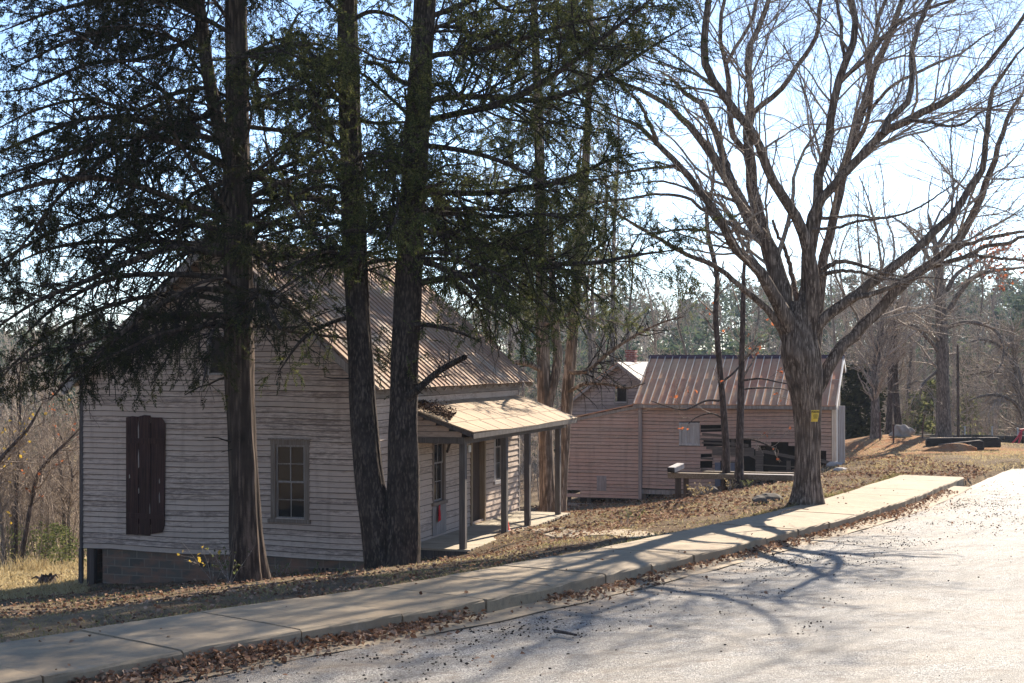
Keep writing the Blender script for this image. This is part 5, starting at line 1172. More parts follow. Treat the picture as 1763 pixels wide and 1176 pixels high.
T, b, b1, b2 = simple_tube_tree("bare_tree", "old bare tree with crooked drooping limbs behind the dark timbers", "tree",
    [(1625,758),(1624,700),(1623,640),(1622,590),(1620,540),(1617,480),(1610,420),(1598,370)], 64, [13,11.5,11,10.5,9.5,8,5,2], MAT['bark_gray'], MAT['twig'], 33,
    limbs=[([(1633,535),(1655,500),(1680,475),(1720,465),(1763,460),(1800,450)], 64, 62, [5,4.5,4,3,2,1]), ([(1620,610),(1595,580),(1575,562),(1550,556),(1520,548)], 64, 63, [4,3.4,3,2.2,1]), ([(1628,565),(1660,555),(1690,558),(1715,570),(1728,600),(1722,630),(1700,650)], 64, 62.5, [4,3.6,3.2,2.8,2.2,1.6,1]),
           ([(1630,500),(1650,470),(1700,440),(1740,425)], 64, 65.5, [4,3.4,2.4,1]), ([(1618,480),(1590,430),(1560,390),(1530,370)], 64, 65, [4,3.4,2.4,1]), ([(1612,640),(1590,660),(1583,690)], 64, 63, [3,2.4,1.4]), ([(1610,430),(1640,380),(1650,320)], 64, 64, [4,3,1])], n1=130, n2=700, n3=1500, len1=(0.8, 2.6), t0=0.3, twr=0.006, trop=0.0, wig=0.2)
q, _, _ = along(b2, 900, np.random.default_rng(8), 0.2); dd = np.linalg.norm(q[:, ::2]-P(1712, 445, 63)[None, ::2], axis=1); add_leaves(T, b, np.concatenate([q[dd < 1.5], P(1718, 435, 63)[None]+np.random.default_rng(4).normal(size=(60, 3))*np.array([0.45, 0.4, 0.4])]), 0.16, MAT['leaf_red'], 9)
simple_tube_tree("bare_tree", "small gray bare tree on the orange bank beside the dark evergreen bush", "tree", [(1508,752),(1507,700),(1506,650),(1512,600),(1518,550),(1515,490)], 62, [9,7.5,6.5,5,3.5,1.5], MAT['bark_gray'], MAT['twig'], 34, n1=90, n2=520, n3=1000, len1=(0.9, 2.4), t0=0.25, twr=0.006)
simple_tube_tree("dark_trunked_tree", "dark straight trunk left of a close pair behind the pale boulder", "tree", [(1529,746),(1532,690),(1534,640),(1537,580),(1540,520)], 66, [5.5,5,4.6,4,2], MAT['bark_dark'], MAT['twig'], 35, n1=50, n2=240, n3=420, len1=(0.8, 2.2), t0=0.4, twr=0.006)
simple_tube_tree("dark_trunked_tree", "thicker leaning dark trunk right of a close pair behind the pale boulder", "tree", [(1549,744),(1544,690),(1541,640),(1541,580),(1546,520)], 66.6, [6.5,5.8,5,4.2,2], MAT['bark_dark'], MAT['twig'], 36, n1=50, n2=240, n3=420, len1=(0.8, 2.2), t0=0.4, twr=0.006)
simple_tube_tree("spreading_tree", "spreading gray bare tree at the right edge beyond the low stone wall", "tree", [(1775,775),(1768,720),(1758,670),(1748,620),(1740,560)], 72, [9,8,7,5,2.5], MAT['bark_gray'], MAT['twig'], 37,
    limbs=[([(1768,725),(1745,692),(1715,680),(1690,682),(1668,690)], 72, 70, [4,3.4,2.8,2,1]), ([(1762,690),(1735,650),(1705,640),(1670,645)], 72, 73, [4,3.4,2.6,1]), ([(1752,640),(1725,600),(1695,585),(1665,590)], 72, 71, [4,3,2.4,1])], n1=130, n2=700, n3=1300, len1=(0.9, 2.6), t0=0.2, twr=0.007, trop=0.02)
bgt = [(842,66,300,700),(872,74,330,690),(1012,78,170,650),(1040,84,250,660),(905,92,330,690),(1075,96,400,640),(1130,90,480,640),(1180,86,500,640),(1300,92,480,640),(1345,84,500,640),(1455,88,380,690),(1478,80,330,690),(1570,96,420,700),(1680,92,430,700),(1590,104,400,700),(1720,100,460,700),(1500,71,430,690),(1560,76,440,690),(1440,75,430,690),(930,82,190,690),(1052,77,110,660),(1640,84,400,700),(1030,90,260,650)]
for k, (px, D, top, by) in enumerate(bgt):
    gx = (px-CX)/F*D; gz = hgt(gx, D); py = HY-(gz-ZC)*F/D
    r_ = random.Random(k); j = lambda a: r_.uniform(-a, a)
    w = 4.2*64/D*r_.uniform(0.7, 1.3)+1.2
    simple_tube_tree("background_tree", "slender bare gray tree in the woods beyond the buildings", "tree", [(px, py), (px+j(6), py*0.7+top*0.3), (px+j(10), py*0.4+top*0.6), (px+j(16), py*0.15+top*0.85), (px+j(20), top)], D, [w, w*.85, w*.65, w*.4, 0.8], MAT['bark_pale' if k % 3 == 0 else 'bark_gray'], MAT['twig'], 60+k, n1=46, n2=240, n3=520, len1=(1.0, 3.2), t0=0.35, twr=0.007, trop=0.07, sides=12, group="bare trees in the woods beyond the buildings")

# saplings in the brush left of the house
sap = [("dark bent sapling curving right in the brush beside the white house", [(33,968),(46,905),(56,850),(66,815),(90,785),(118,758),(140,735)], 45, [4.6,4.2,3.8,3.4,3,2.4,1]),
       ("straight dark young trunk in the brush near the left edge", [(27,962),(28,880),(30,800),(34,720),(36,650)], 47, [4,3.6,3.2,2.6,1.5]),
       ("paired thin young trunk close behind the straight dark one", [(22,955),(22,880),(24,800),(20,720),(22,660)], 49, [3,2.7,2.4,2,1]),
       ("slim forked sapling nearest the house corner in the brush", [(112,945),(110,880),(106,820),(98,770),(92,700)], 50, [4,3.4,3,2.4,1]),
       ("thin leaning sapling with twiggy top beside the house corner", [(122,940),(118,880),(124,820),(116,780),(100,740)], 48, [3.2,2.8,2.4,2,1]),
       ("gray sapling leaning left out of the frame", [(8,950),(2,870),(-14,800),(-40,740)], 46, [4,3.6,3,2]),
       ("slanting dark limb like sapling at the left edge", [(-30,830),(0,788),(22,765),(50,735),(75,690)], 44, [5,4.4,3.6,2.6,1]),
       ("tall pale sapling rising above the brush mid way to the house", [(70,950),(72,860),(70,780),(78,700),(76,640)], 54, [3.4,3,2.6,2,1])]
for k, (lab, px, D, hw) in enumerate(sap):
    if k == 6: px = [(-70, 960), (-55, 890)]+px
    hw2 = hw if k != 6 else [6, 5.6]+hw
    T, b, b1, b2 = simple_tube_tree("sapling", lab, "young tree", px, D, hw2, MAT['bark_dark' if k in (0, 1, 6) else 'bark_gray'], MAT['thicket'], 80+k, n1=36, n2=190, n3=360, len1=(0.5, 1.8), t0=0.3, sides=12, twr=0.005, group="saplings in the brush left of the house")
    if k in (0, 5, 6):
        q, _, _ = along(b2, 70, np.random.default_rng(k), 0.3); add_leaves(T, b, q[q[:, 2] < 4.0], 0.10, MAT['leaf_yellow' if k else 'leaf_red'], k)

# ------------------------------------------------------------------ thickets (uncountable brush) and the wooded hill
def thicket(name, n, xr, yr, h, seed, mat, kids=(6, 5), lab=None, dens=None, rad=0.012):
    rg = np.random.default_rng(seed)
    D = rg.uniform(yr[0], yr[1], n); px = rg.uniform(xr[0], xr[1], n); X = (px-CX)/F*D
    p0 = np.stack([X, D, height(X, D)-0.1], -1); hh = rg.uniform(h[0], h[1], n)
    d = nrm(np.stack([rg.normal(size=n)*0.16, rg.normal(size=n)*0.16, np.ones(n)], -1)); k = 8; out = np.empty((n, k, 3)); out[:, 0] = p0
    for s in range(1, k):
        d = nrm(d+rg.normal(size=(n, 3))*0.09); out[:, s] = out[:, s-1]+d*(hh/(k-1))[:, None]
    R = (rad*hh/3)[:, None]*np.linspace(1, 0.3, k)[None]
    b1, r1 = sprout(out, R, n*kids[0], 0.2, 1, (0.4, 1.0), (0.22, 0.5), (0.4, 0.6), 5, 0.2, 0.03, rg, rmin=0.005)
    b2, r2 = sprout(b1, r1, n*kids[0]*kids[1]//2, 0.15, 1, (0.4, 1.0), (0.4, 0.9), (0.5, 0.8), 4, 0.22, 0.02, rg, rmin=0.004)
    V, Q = join([tubes(out, R, 4), tubes(b1, r1, 3), tubes(b2, r2, 3)])
    o = np_mesh(name, V, Q, mat, None, True); tag(o, kind="stuff"); return o
thicket("undergrowth", 420, (-60, 175), (45, 72), (2.0, 6.2), 41, MAT['thicket'], (9, 6))
thicket("undergrowth", 260, (790, 1120), (62, 100), (2.5, 7.5), 42, MAT['thicket'], (8, 6))
thicket("undergrowth", 420, (1440, 1800), (70, 112), (2.5, 8.0), 43, MAT['thicket'], (8, 6))
thicket("undergrowth", 200, (1100, 1460), (75, 115), (2.5, 6.5), 44, MAT['thicket'], (7, 6))

def crown_clumps(x, y, z, H, rad, rg, nq, qs, low=0.32, clumps=16, shape=0.8):
    """irregular needle crown for one distant evergreen -> quads"""
    t = rg.random(clumps)**0.8; r = rad*(1-t)**shape*rg.uniform(0.35, 1.05, clumps); a = rg.uniform(0, 2*PI, clumps)
    c = np.stack([r*np.cos(a), r*np.sin(a), H*(low+(1-low)*t)], -1)
    i = rg.integers(0, clumps, nq); s = (0.30+0.35*(1-t[i]))*rad*0.55
    pos = c[i]+rg.normal(size=(nq, 3))*np.array([1, 1, 0.55])*s[:, None]
    pos += np.array([x, y, z]); X = nrm(rg.normal(size=(nq, 3))*np.array([1, 1, 0.6])); Y = nrm(np.cross(X, rg.normal(size=(nq, 3)))); q = (qs*rg.uniform(0.5, 1.3, nq))[:, None]
    V = np.stack([pos-X*q, pos-Y*q*0.45, pos+X*q, pos+Y*q*0.45], 1).reshape(-1, 3); return V
def hill_forest():
    rg = np.random.default_rng(51); Vp, Vt = [], []
    n = 1500; D = 125+230*rg.random(n)**0.75; az = rg.uniform(-0.42, 0.43, n); X = az*D; Z = height(X, D)
    for k in range(n):
        if rg.random() < (0.62 if az[k] > 0 else 0.45):
            H = rg.uniform(9, 15.5); Vp.append(crown_clumps(X[k], D[k], Z[k], H, rg.uniform(2.2, 4.0), rg, 240, rg.uniform(0.34, 0.52), 0.15, 18))
        else: Vt.append((X[k], D[k], Z[k], rg.uniform(8, 15)))
    V = np.concatenate(Vp); o = np_mesh("forest", V, np.arange(len(V)).reshape(-1, 4), MAT['needle_far']); tag(o, kind="stuff")
    B = np.array(Vt); m = len(B); k = 6; out = np.empty((m, k, 3)); out[:, 0] = B[:, :3]; d = np.tile(np.array([0, 0, 1.0]), (m, 1))
    for s in range(1, k):
        d = nrm(d+rg.normal(size=(m, 3))*0.06); out[:, s] = out[:, s-1]+d*(B[:, 3]/(k-1))[:, None]
    R = np.full((m, 1), 0.14)*np.linspace(1, 0.25, k)[None]
    b1, r1 = sprout(out, R, m*22, 0.25, 1, (0.3, 0.9), (0.2, 0.45), (0.4, 0.6), 4, 0.15, 0.06, rg, rmin=0.03)
    b2, r2 = sprout(b1, r1, m*60, 0.1, 1, (0.3, 0.9), (0.4, 0.9), (0.6, 0.9), 3, 0.2, 0.04, rg, rmin=0.02)
    V, Q = join([tubes(out, R, 4), tubes(b1, r1, 3), tubes(b2, r2, 3)]); o = np_mesh("forest", V, Q, MAT['twig'], None, True); tag(o, kind="stuff")
hill_forest()
# evergreens one can tell apart in front of the far wood
def evergreen(px, D, H, rad, mat, seed, label, cat="tree", name="pine_tree", group=None, nq=700, qs=0.22, low=0.3, trunk=True, shape=0.8, clumps=26):
    rg = np.random.default_rng(seed); x = (px-CX)/F*D; z = hgt(x, D)
    T = empty(name, (x, D, z), 0, label, cat, group)
    V = crown_clumps(0, 0, 0, H, rad, rg, nq, qs, low, clumps, shape); np_mesh("crown", V, np.arange(len(V)).reshape(-1, 4), mat, T)
    if trunk:
        p = np.stack([np.array([0.1*math.sin(t*3), 0.08*math.sin(t*4), -0.3+t*(H*0.97+0.3)]) for t in np.linspace(0, 1, 10)]); V, Q = tubes(p[None], (0.018*H*np.linspace(1, 0.15, 10))[None], 7); np_mesh("trunk", V, Q, MAT['bark_dark'], T, True)
for k, (px, D, H, r) in enumerate([(1015,118,11,2.4),(1062,122,12.5,2.6),(1108,116,11,2.2),(1150,125,13,2.8),(1196,118,12,2.5),(1262,120,13,2.7),(1300,128,13.5,2.6),(1335,116,12,2.4),(1420,122,12,2.6),(1470,130,14,2.8),(1660,124,13,2.6),(1735,118,15,3.0),(1760,128,17,3.2),(985,128,11,2.2),(840,125,10,2.2)]):
    evergreen(px, D, H, r, MAT['needle_far'], 100+k, "bushy green pine standing at the foot of the far wooded hill", group="pines at the foot of the far hill", nq=900, qs=0.34, low=0.2)
evergreen(1478, 69, 4.3, 1.35, MAT['needle_dark'], 120, "dark dense evergreen bush beside the right end of the red building", "bush", "evergreen_bush", nq=2600, qs=0.16, low=0.04, trunk=False, shape=0.35, clumps=40)
evergreen(1450, 73, 3.6, 1.2, MAT['needle_dark'], 121, "lower dark evergreen partly hidden behind the red building's right end", "bush", "evergreen_bush", nq=1800, qs=0.16, low=0.04, trunk=False, shape=0.4, clumps=34)
for k, (px, D, H, r, lab) in enumerate([(1578, 74, 3.6, 1.0, "yellow green young pine behind the pale boulder"), (1603, 77, 4.2, 1.1, "young pine close left of the old crooked tree's trunk"), (1668, 78, 3.4, 1.0, "young pine behind the galvanised fence post and stone wall")]):
    evergreen(px, D, H, r, MAT['needle_lit'], 130+k, lab, "young tree", "young_pine", nq=1100, qs=0.13, low=0.08, shape=0.75)
for k, (px, D, H, r, lab) in enumerate([(70, 47, 1.3, 1.0, "low olive green bush at the foot of the brush"), (105, 46, 1.2, 0.9, "low olive bush nearest the house corner"), (10, 49, 1.4, 1.1, "low olive bush at the left edge of the brush")]):
    evergreen(px, D, H, r, MAT['weed'], 140+k, lab, "bush", "olive_bush", nq=900, qs=0.06, low=0.1, trunk=False, shape=0.3, clumps=22)

# ------------------------------------------------------------------ ground litter
def rnd_region(n, rg, xr, yr, cond):
    X = rg.uniform(*xr, n); Y = rg.uniform(*yr, n); w, s = road_w(X, Y); k = cond(X, Y, w, s); return X[k], Y[k]
HMi = HM.inverted()
def in_house(X, Y):
    lx = (X+3.14)*0.314+(Y-31.7)*0.949; ly = -(X+3.14)*0.949+(Y-31.7)*0.314
    return ((lx > 0) & (lx < 10.6) & (ly > 0) & (ly < 7.43)) | ((lx > 1.9) & (lx < 10.4) & (ly > -1.6) & (ly < 7))
def litter():
    rg = np.random.default_rng(61)
    s = rg.uniform(2.0, LS[-1]-3, 15000); prof = 0.5+0.5*np.sin(s*0.9+0.6*np.sin(s*2.3)); w = np.abs(rg.normal(0, 0.16+0.10*prof, len(s)))+0.015
    s_gap = (s > 19.7) & (s < 21.2)
    keep = (rg.random(len(s)) < np.where(s < 20, 0.95, 0.30)*(0.45+0.55*prof)) & (~s_gap | (rg.random(len(s)) < 0.08)) & (w < 0.75)
    s, w = s[keep], w[keep]; q = line_at(s, w)
    pile = 0.12*np.exp(-(w/0.22)**2)*(0.4+0.6*(np.sin(s*1.3)*0.5+0.5))*np.where(s < 20, 1, 0.45); z = q[:, 2]+ZC-CURB+0.035+rg.uniform(0, 1, len(s))*pile
    V, Q = leaf_cards(np.stack([q[:, 0], q[:, 1], z], -1), np.full(len(s), 0.062), rg, 0.55, 0.5)
    o = np_mesh("dead_leaves", V, Q, MAT['leaf_dead']); tag(o, kind="stuff")
    # yard litter
    X, Y = rnd_region(80000, rg, (-13, 14), (10, 56), lambda X, Y, w, s: (w < -SW-0.05) & ~in_house(X, Y) | ((s > LS[-1]) & (w < 0.2)))
    patch = 0.5+0.5*np.sin(X*0.8+1.5*np.sin(Y*0.35))*np.sin(Y*0.6+np.sin(X*0.7)); w, s_ = road_w(X, Y)
    k = rg.random(len(X)) < np.clip(0.16+1.0*patch**1.6+0.2*np.exp((w+SW)/0.5), 0, 1)*np.where(X < -8, 0.35, 1); X, Y = X[k], Y[k]
    V, Q = leaf_cards(np.stack([X, Y, height(X, Y)+0.03+rg.uniform(0, .02, len(X))], -1), 0.055+0.035*(Y > 30), rg, 0.35, 0.4)
    o = np_mesh("dead_leaves", V, Q, MAT['leaf_dead']); tag(o, kind="stuff")
    # a scatter on sidewalk and road
    s = rg.uniform(1, LS[-1], 260); w = np.where(rg.random(260) < 0.35, rg.uniform(-SW, -0.05, 260), np.abs(rg.normal(0.3, 1.6, 260))+0.3); q = line_at(s, w); z = np.where(w < 0, q[:, 2]+ZC+0.012, height(q[:, 0], q[:, 1])+0.03)
    V, Q = leaf_cards(np.stack([q[:, 0], q[:, 1], z], -1), np.full(260, 0.05), rg, 0.3, 0.4); o = np_mesh("dead_leaves", V, Q, MAT['leaf_dead']); tag(o, kind="stuff")
    # porch roof debris
    n = 1300; lx = 1.85+np.abs(rg.normal(0, 0.75, n)); ly = -rg.uniform(0.03, 1.2, n)*np.exp(-(lx-1.85)*0.25); t = (-ly-0.02)/1.78
    k = (lx < 5.2); lx, ly, t = lx[k], ly[k], t[k]; z = 3.42-0.62*t+0.03+rg.uniform(0, 0.09, len(lx))*np.exp(-(lx-1.85)*0.8)
    Wp = np.array([HL(a, b_, c) for a, b_, c in zip(lx, ly, z)]); V, Q = leaf_cards(Wp, np.full(len(Wp), 0.06), rg, 0.5, 0.4); o = np_mesh("leaf_debris", V, Q, plain('old_needles', (0.10, 0.06, 0.04), 0.95, 0.05, 0, 0.5)); tag(o, kind="stuff")
litter()
def grass(name, X, Y, hmin, hmax, mat, rg, wd=0.006, lean=0.5):
    n = len(X); p = np.stack([X, Y, height(X, Y)-0.01], -1); h = rg.uniform(hmin, hmax, n)[:, None]
    d = nrm(np.stack([rg.normal(size=n)*lean, rg.normal(size=n)*lean, np.ones(n)], -1)); sd = nrm(np.cross(d, rg.normal(size=(n, 3))))*wd
    tip = p+d*h+np.stack([rg.normal(size=n), rg.normal(size=n), -np.abs(rg.normal(size=n))], -1)*h*0.22; mid = p+d*h*0.5
    V = np.stack([p-sd, p+sd, mid+sd*0.7, tip, mid-sd*0.7], 1); I = np.arange(n)[:, None]*5
    o = np_mesh(name, V.reshape(-1, 3), np.concatenate([I, I+1, I+2, I+3, I+4], 1), mat); tag(o, kind="stuff"); return o
def lawns():
    rg = np.random.default_rng(71)
    X, Y = rnd_region(150000, rg, (-13, 13), (10, 52), lambda X, Y, w, s: (w < -SW-0.03) & ~in_house(X, Y))
    w, s = road_w(X, Y); m = 0.5+0.5*np.sin(X*1.1+2*np.sin(Y*0.5))*np.cos(Y*0.9+np.sin(X*1.7)); k = rg.random(len(X)) < np.clip(0.15+0.9*m**2+0.5*np.exp((w+SW)/0.6), 0, 1)
    grass("grass", X[k], Y[k], 0.03, 0.09, MAT['grass'], rg, 0.007, 0.8)
    s = rg.uniform(0, LS[-1], 9000); q = line_at(s, -SW-0.02-np.abs(rg.normal(0, 0.10, 9000))); grass("grass", q[:, 0], q[:, 1], 0.06, 0.15, MAT['grass'], rg, 0.006, 0.9)
    X, Y = rnd_region(60000, rg, (-3, 14), (24, 56), lambda X, Y, w, s: (w < -SW-0.03) & ~in_house(X, Y)); m = 0.5+0.5*np.sin(X*0.9+1.7*np.sin(Y*0.45))*np.cos(Y*0.7+np.sin(X*1.3)); k = rg.random(len(X)) < 0.15+0.85*m**2; grass("straw_grass", X[k], Y[k], 0.04, 0.13, MAT['straw'], rg, 0.009, 0.9)
    D = rg.uniform(31, 50, 26000); px = rg.uniform(-60, 150, 26000); X = (px-CX)/F*D; k = ~in_house(X, D); grass("straw_grass", X[k], D[k], 0.05, 0.20, MAT['straw'], rg, 0.010, 0.6)
    X = rg.normal(0, 0.35, 260)+(48-CX)/F*42; Y = rg.normal(42, 0.3, 260); grass("straw_grass", X, Y, 0.3, 0.75, MAT['straw'], rg, 0.008, 0.25)
    D = rg.uniform(42, 62, 9000); px = rg.uniform(1420, 1763, 9000); X = (px-CX)/F*D; w, s = road_w(X, D); k = (w < -0.3) | (s > LS[-1]+2); k &= (D < 66); grass("straw_grass", X[k], D[k], 0.04, 0.12, MAT['straw'], rg, 0.012, 0.8)
lawns()
def crumbs():
    rg = np.random.default_rng(81); n = 9000
    s = rg.uniform(1, LS[-1]+1, n); w = np.where(rg.random(n) < 0.75, 0.5+np.abs(rg.normal(0, 1.3, n)), rg.uniform(0.5, 12, n))
    c = rg.integers(0, 70, n); cs = rg.uniform(3, LS[-1]-2, 70); cw = 0.7+np.abs(rg.normal(0, 1.5, 70)); cl = rg.random(n) < 0.62
    s = np.where(cl, cs[c]+rg.normal(0, 0.55, n), s); w = np.where(cl, np.maximum(cw[c]+rg.normal(0, 0.2, n), 0.45), w)
    q = line_at(s, w); t = sstep(0.3, 2.5, w); z = (q[:, 2]+ZC-CURB)*(1-t)+height(q[:, 0], q[:, 1])*t
    r = 0.004+0.016*rg.random(n)**3.5
    oct_ = np.array([[1,0,0],[-1,0,0],[0,1,0],[0,-1,0],[0,0,1],[0,0,-1]], float); tri = np.array([[0,2,4],[2,1,4],[1,3,4],[3,0,4],[2,0,5],[1,2,5],[3,1,5],[0,3,5]])
    V = np.stack([q[:, 0], q[:, 1], z+r*0.4], -1)[:, None, :]+oct_[None]*r[:, None, None]*rg.uniform(0.5, 1.4, (n, 6, 1))*np.array([1, 1, 0.7])
    o = np_mesh("road_crumbs", V.reshape(-1, 3), (tri[None]+np.arange(n)[:, None, None]*6).reshape(-1, 3), MAT['pebble']); tag(o, kind="stuff")
crumbs()

# ------------------------------------------------------------------ small things
def at(px, py, D, dz=0.0):
    p = P(px, py, D); p[2] = hgt(p[0], p[1])+dz; return p
def lumpy(name, loc, size, mat, seed, label, cat, group=None, sub=3, amp=0.16):
    bm = bmesh.new(); bmesh.ops.create_icosphere(bm, subdivisions=sub, radius=1.0); r_ = np.random.default_rng(seed); ph = r_.uniform(0, 6, 9)
    for v in bm.verts:
        x, y, z = v.co; k = 1+amp*(math.sin(3*x+ph[0])*math.cos(2.3*y+ph[1])+0.6*math.sin(4.1*z+ph[2]+2*x)+0.4*math.sin(7*y+ph[3]+3*z)+0.3*math.sin(11*x+ph[4]+5*z))
        v.co = Vector((x*k*size[0], y*k*size[1], max(z*k, -0.35)*size[2]))
    me = bpy.data.meshes.new(name); bm.to_mesh(me); bm.free(); me.materials.append(mat); o = bpy.data.objects.new(name, me); COL.objects.link(o); o.location = loc
    return tag(o, label, cat, group)

# yellow card nailed to the big tree
def sign():
    T = empty("warning_sign", P(1404, 716, 31.16), math.radians(14), "small yellow printed card nailed to the big bare tree's trunk", "sign")
    cd = MB(); n = 6; W0, W1, H = 0.095, 0.075, 0.125
    def pt(u, v, o=0): w = W0*(v+1)/2+W1*(1-v)/2; return (u*w+0.012*(1-v)*-1, -0.03*(1-u*u)*0.6-o+0.01*v*v, v*H)
    g = [pt(-1+2*i/n, -1+2*j/n) for j in range(n+1) for i in range(n+1)]; cd.add(g, [(j*(n+1)+i, j*(n+1)+i+1, (j+1)*(n+1)+i+1, (j+1)*(n+1)+i) for j in range(n) for i in range(n)])
    c = cd.build("card", MAT['sign'], T); m = c.modifiers.new("thick", 'SOLIDIFY'); m.thickness = 0.002; m.offset = 1
    f = bpy.data.curves.new("lettering", 'FONT'); f.body = "POSTED"; f.size = 0.056; f.align_x = 'CENTER'; f.extrude = 0.0008; f.offset = 0.003
    f.materials.append(MAT['ink']); tmp = bpy.data.objects.new("lettering", f); COL.objects.link(tmp); me = bpy.data.meshes.new_from_object(tmp.evaluated_get(bpy.context.evaluated_depsgraph_get())); COL.objects.unlink(tmp); bpy.data.objects.remove(tmp)
    t = bpy.data.objects.new("lettering", me); COL.objects.link(t); t.parent = T; t.location = (-0.004, -0.028, 0.068); t.rotation_euler = (math.radians(90), 0, 0)
    for k, (z, w) in enumerate(((0.035, 0.05), (0.012, 0.062), (-0.010, 0.058), (-0.032, 0.05), (-0.052, 0.055))):
        b_ = MB(); b_.box((-w-0.006, -0.0275, z-0.004), (w-0.012, -0.0245, z+0.004)); b_.build("text_line", MAT['ink'], T)
sign()
# traffic cone on the porch
def cone():
    loc = HL(5.62, -1.28, 0.08); T = empty("traffic_cone", loc, 0.3, "orange traffic cone on the porch floor behind a gray post", "cone")
    b_ = MB(); b_.box((-0.14, -0.14, 0), (0.14, 0.14, 0.025)); b_.build("base", MAT['white'], T, 0.008)
    z = np.array([0.026, 0.05, 0.2, 0.4, 0.455, 0.46]); r = np.array([0.115, 0.105, 0.075, 0.035, 0.024, 0.012]); p = np.stack([z*0, z*0, z], -1); V, Q = tubes(p[None], r[None], 20); np_mesh("body", V, Q, MAT['orange'], T, True)
cone()
def rag():
    V = [];
    for j in range(7):
        for i in range(4):
            t = j/6; u = i/3; V.append(tuple(HL(4.02+0.02*t+(u-0.5)*(0.10+0.16*t), -0.085-0.02*math.sin(u*9+t*3), 0.86-0.42*t+0.05*u*t)))
    m = MB(); m.add(V, [(j*4+i, j*4+i+1, j*4+i+5, j*4+i+4) for j in range(6) for i in range(3)]); o = m.build("red_rag", MAT['rag'], None, smooth=True); md = o.modifiers.new("thick", 'SOLIDIFY'); md.thickness = 0.006
    tag(o, "crumpled red cloth hanging under the first porch window", "cloth")
rag()
# old plank platform
def platform():
    a, c = P(1153, 818, 44.6), P(1368, 823, 41.6); T = empty("plank_platform", (a[0], a[1], hgt(a[0], a[1])), 0, "weathered plank platform on short dark posts before the red building", "platform")
    o = np.array(T.location); d = (c-a)/np.linalg.norm(c-a); nrm_ = np.array((-d[1], d[0], 0))
    m = MB(); m.bar(a-o, c-o, 0.26, 0.16); m.build("beam", MAT['oldplank'], T, 0.012)
    m = MB(); m.bar(a+d*1.0+nrm_*0.45-o+np.array((0, 0, 0.06)), c+nrm_*0.45-o+np.array((0, 0, 0.06)), 0.22, 0.12); m.build("beam", MAT['oldplank'], T, 0.012)
    m = MB(); p, q = a+d*2.45+np.array((0, 0, .088))-o, c-d*0.05+np.array((0, 0, .088))-o; m.bar(p, q, 0.24, 0.012); m.build("top_board", MAT['trim_pale'], T)
    for (t, w, s) in ((0.32, 0.09, 0.0), (0.32, 0.08, 0.42), (2.36, 0.075, 0.0), (2.36, 0.07, 0.42), (3.55, 0.08, 0.1)):
        b_ = a+d*t+nrm_*s; g = hgt(b_[0], b_[1])-0.25; m = MB(); m.box((b_[0]-w-o[0], b_[1]-w-o[1], g-o[2]), (b_[0]+w-o[0], b_[1]+w-o[1], b_[2]-0.085-o[2])); m.build("post", MAT['darkpost'], T, 0.012)
    L = P(1163, 808, 44.5); B = empty("cut_log", (L[0], L[1], a[2]+0.08), 0.0, "short pale squared log end resting on the left of the plank platform", "log")
    m = MB(); m.bar((-0.16, -0.22, 0.10), (0.20, 0.30, 0.20), 0.26, 0.17); m.build("block", MAT['trim_pale'], B, 0.02)
    m = MB(); m.bar((-0.165, -0.227, 0.1), (-0.172, -0.237, 0.098), 0.24, 0.15); m.build("cut_end", MAT['timber'], B)
platform()
# timbers at the top of the drive
def timbers():
    for lab, a, c, w in (("long dark squared timber lying behind another by the drive", (1594, 763, 58.5), (1722, 762, 58.0), 0.40), ("dark squared timber lying in front, tilted up at its right end", (1617, 773, 57.0), (1692, 766, 57.0), 0.36)):
        p, q = P(*a), P(*c); T = empty("timber", p, 0, lab, "timber", "dark timbers beside the drive"); m = MB(); m.bar((0, 0, 0), q-p, w, w*0.95); m.build("beam", MAT['timber'], T, 0.03)
        m = MB(); m.bar((0.1, 0, w*0.48+0.012), q-p+np.array((-0.1, 0, w*0.48+0.012)), w*0.8, 0.02); m.build("worn_top", MAT['darkpost'], T)
    lumpy("earth_mound", at(1640, 783, 56.2, 0.0), (1.0, 0.5, 0.30), MAT['ground'], 5, "low heap of dark earth under the front timber", "mound")
    lumpy("boulder", at(1666, 779, 56.4, 0.0), (0.3, 0.25, 0.24), MAT['stone'], 6, "gray rock propping the front timber", "rock")
timbers()
lumpy("boulder", at(1553, 752, 62, 0.1), (0.42, 0.3, 0.34), plain('pale_rock', (0.34, 0.31, 0.27), 0.95, 0.1, 0, 0.45, 2.5), 7, "pale boulder at the end of the low stone wall", "rock", sub=4, amp=0.24)
lumpy("boulder", at(1325, 861, 33.2, 0.0), (0.42, 0.3, 0.17), MAT['stone'], 8, "flat mossy rock left of the big bare tree's base", "rock", amp=0.1)
lumpy("boulder", at(1222, 856, 46.5, 0.1), (0.3, 0.25, 0.26), MAT['stone'], 9, "gray rock under the plank platform", "rock")
for k, (px, py, D, s, lab) in enumerate([(1436, 800, 49.3, 0.22, "pale broken block at the red building's right corner"), (1447, 806, 47.2, 0.17, "smaller pale block nearest the grass by the red building"), (1441, 795, 50.4, 0.15, "pale block tucked against the end wall boards")]):
    lumpy("rubble_block", at(px, py, D, 0.02), (s*1.3, s, s*0.6), MAT['trim_pale'], 10+k, lab, "rubble", "rubble by the red building", 2, 0.1)
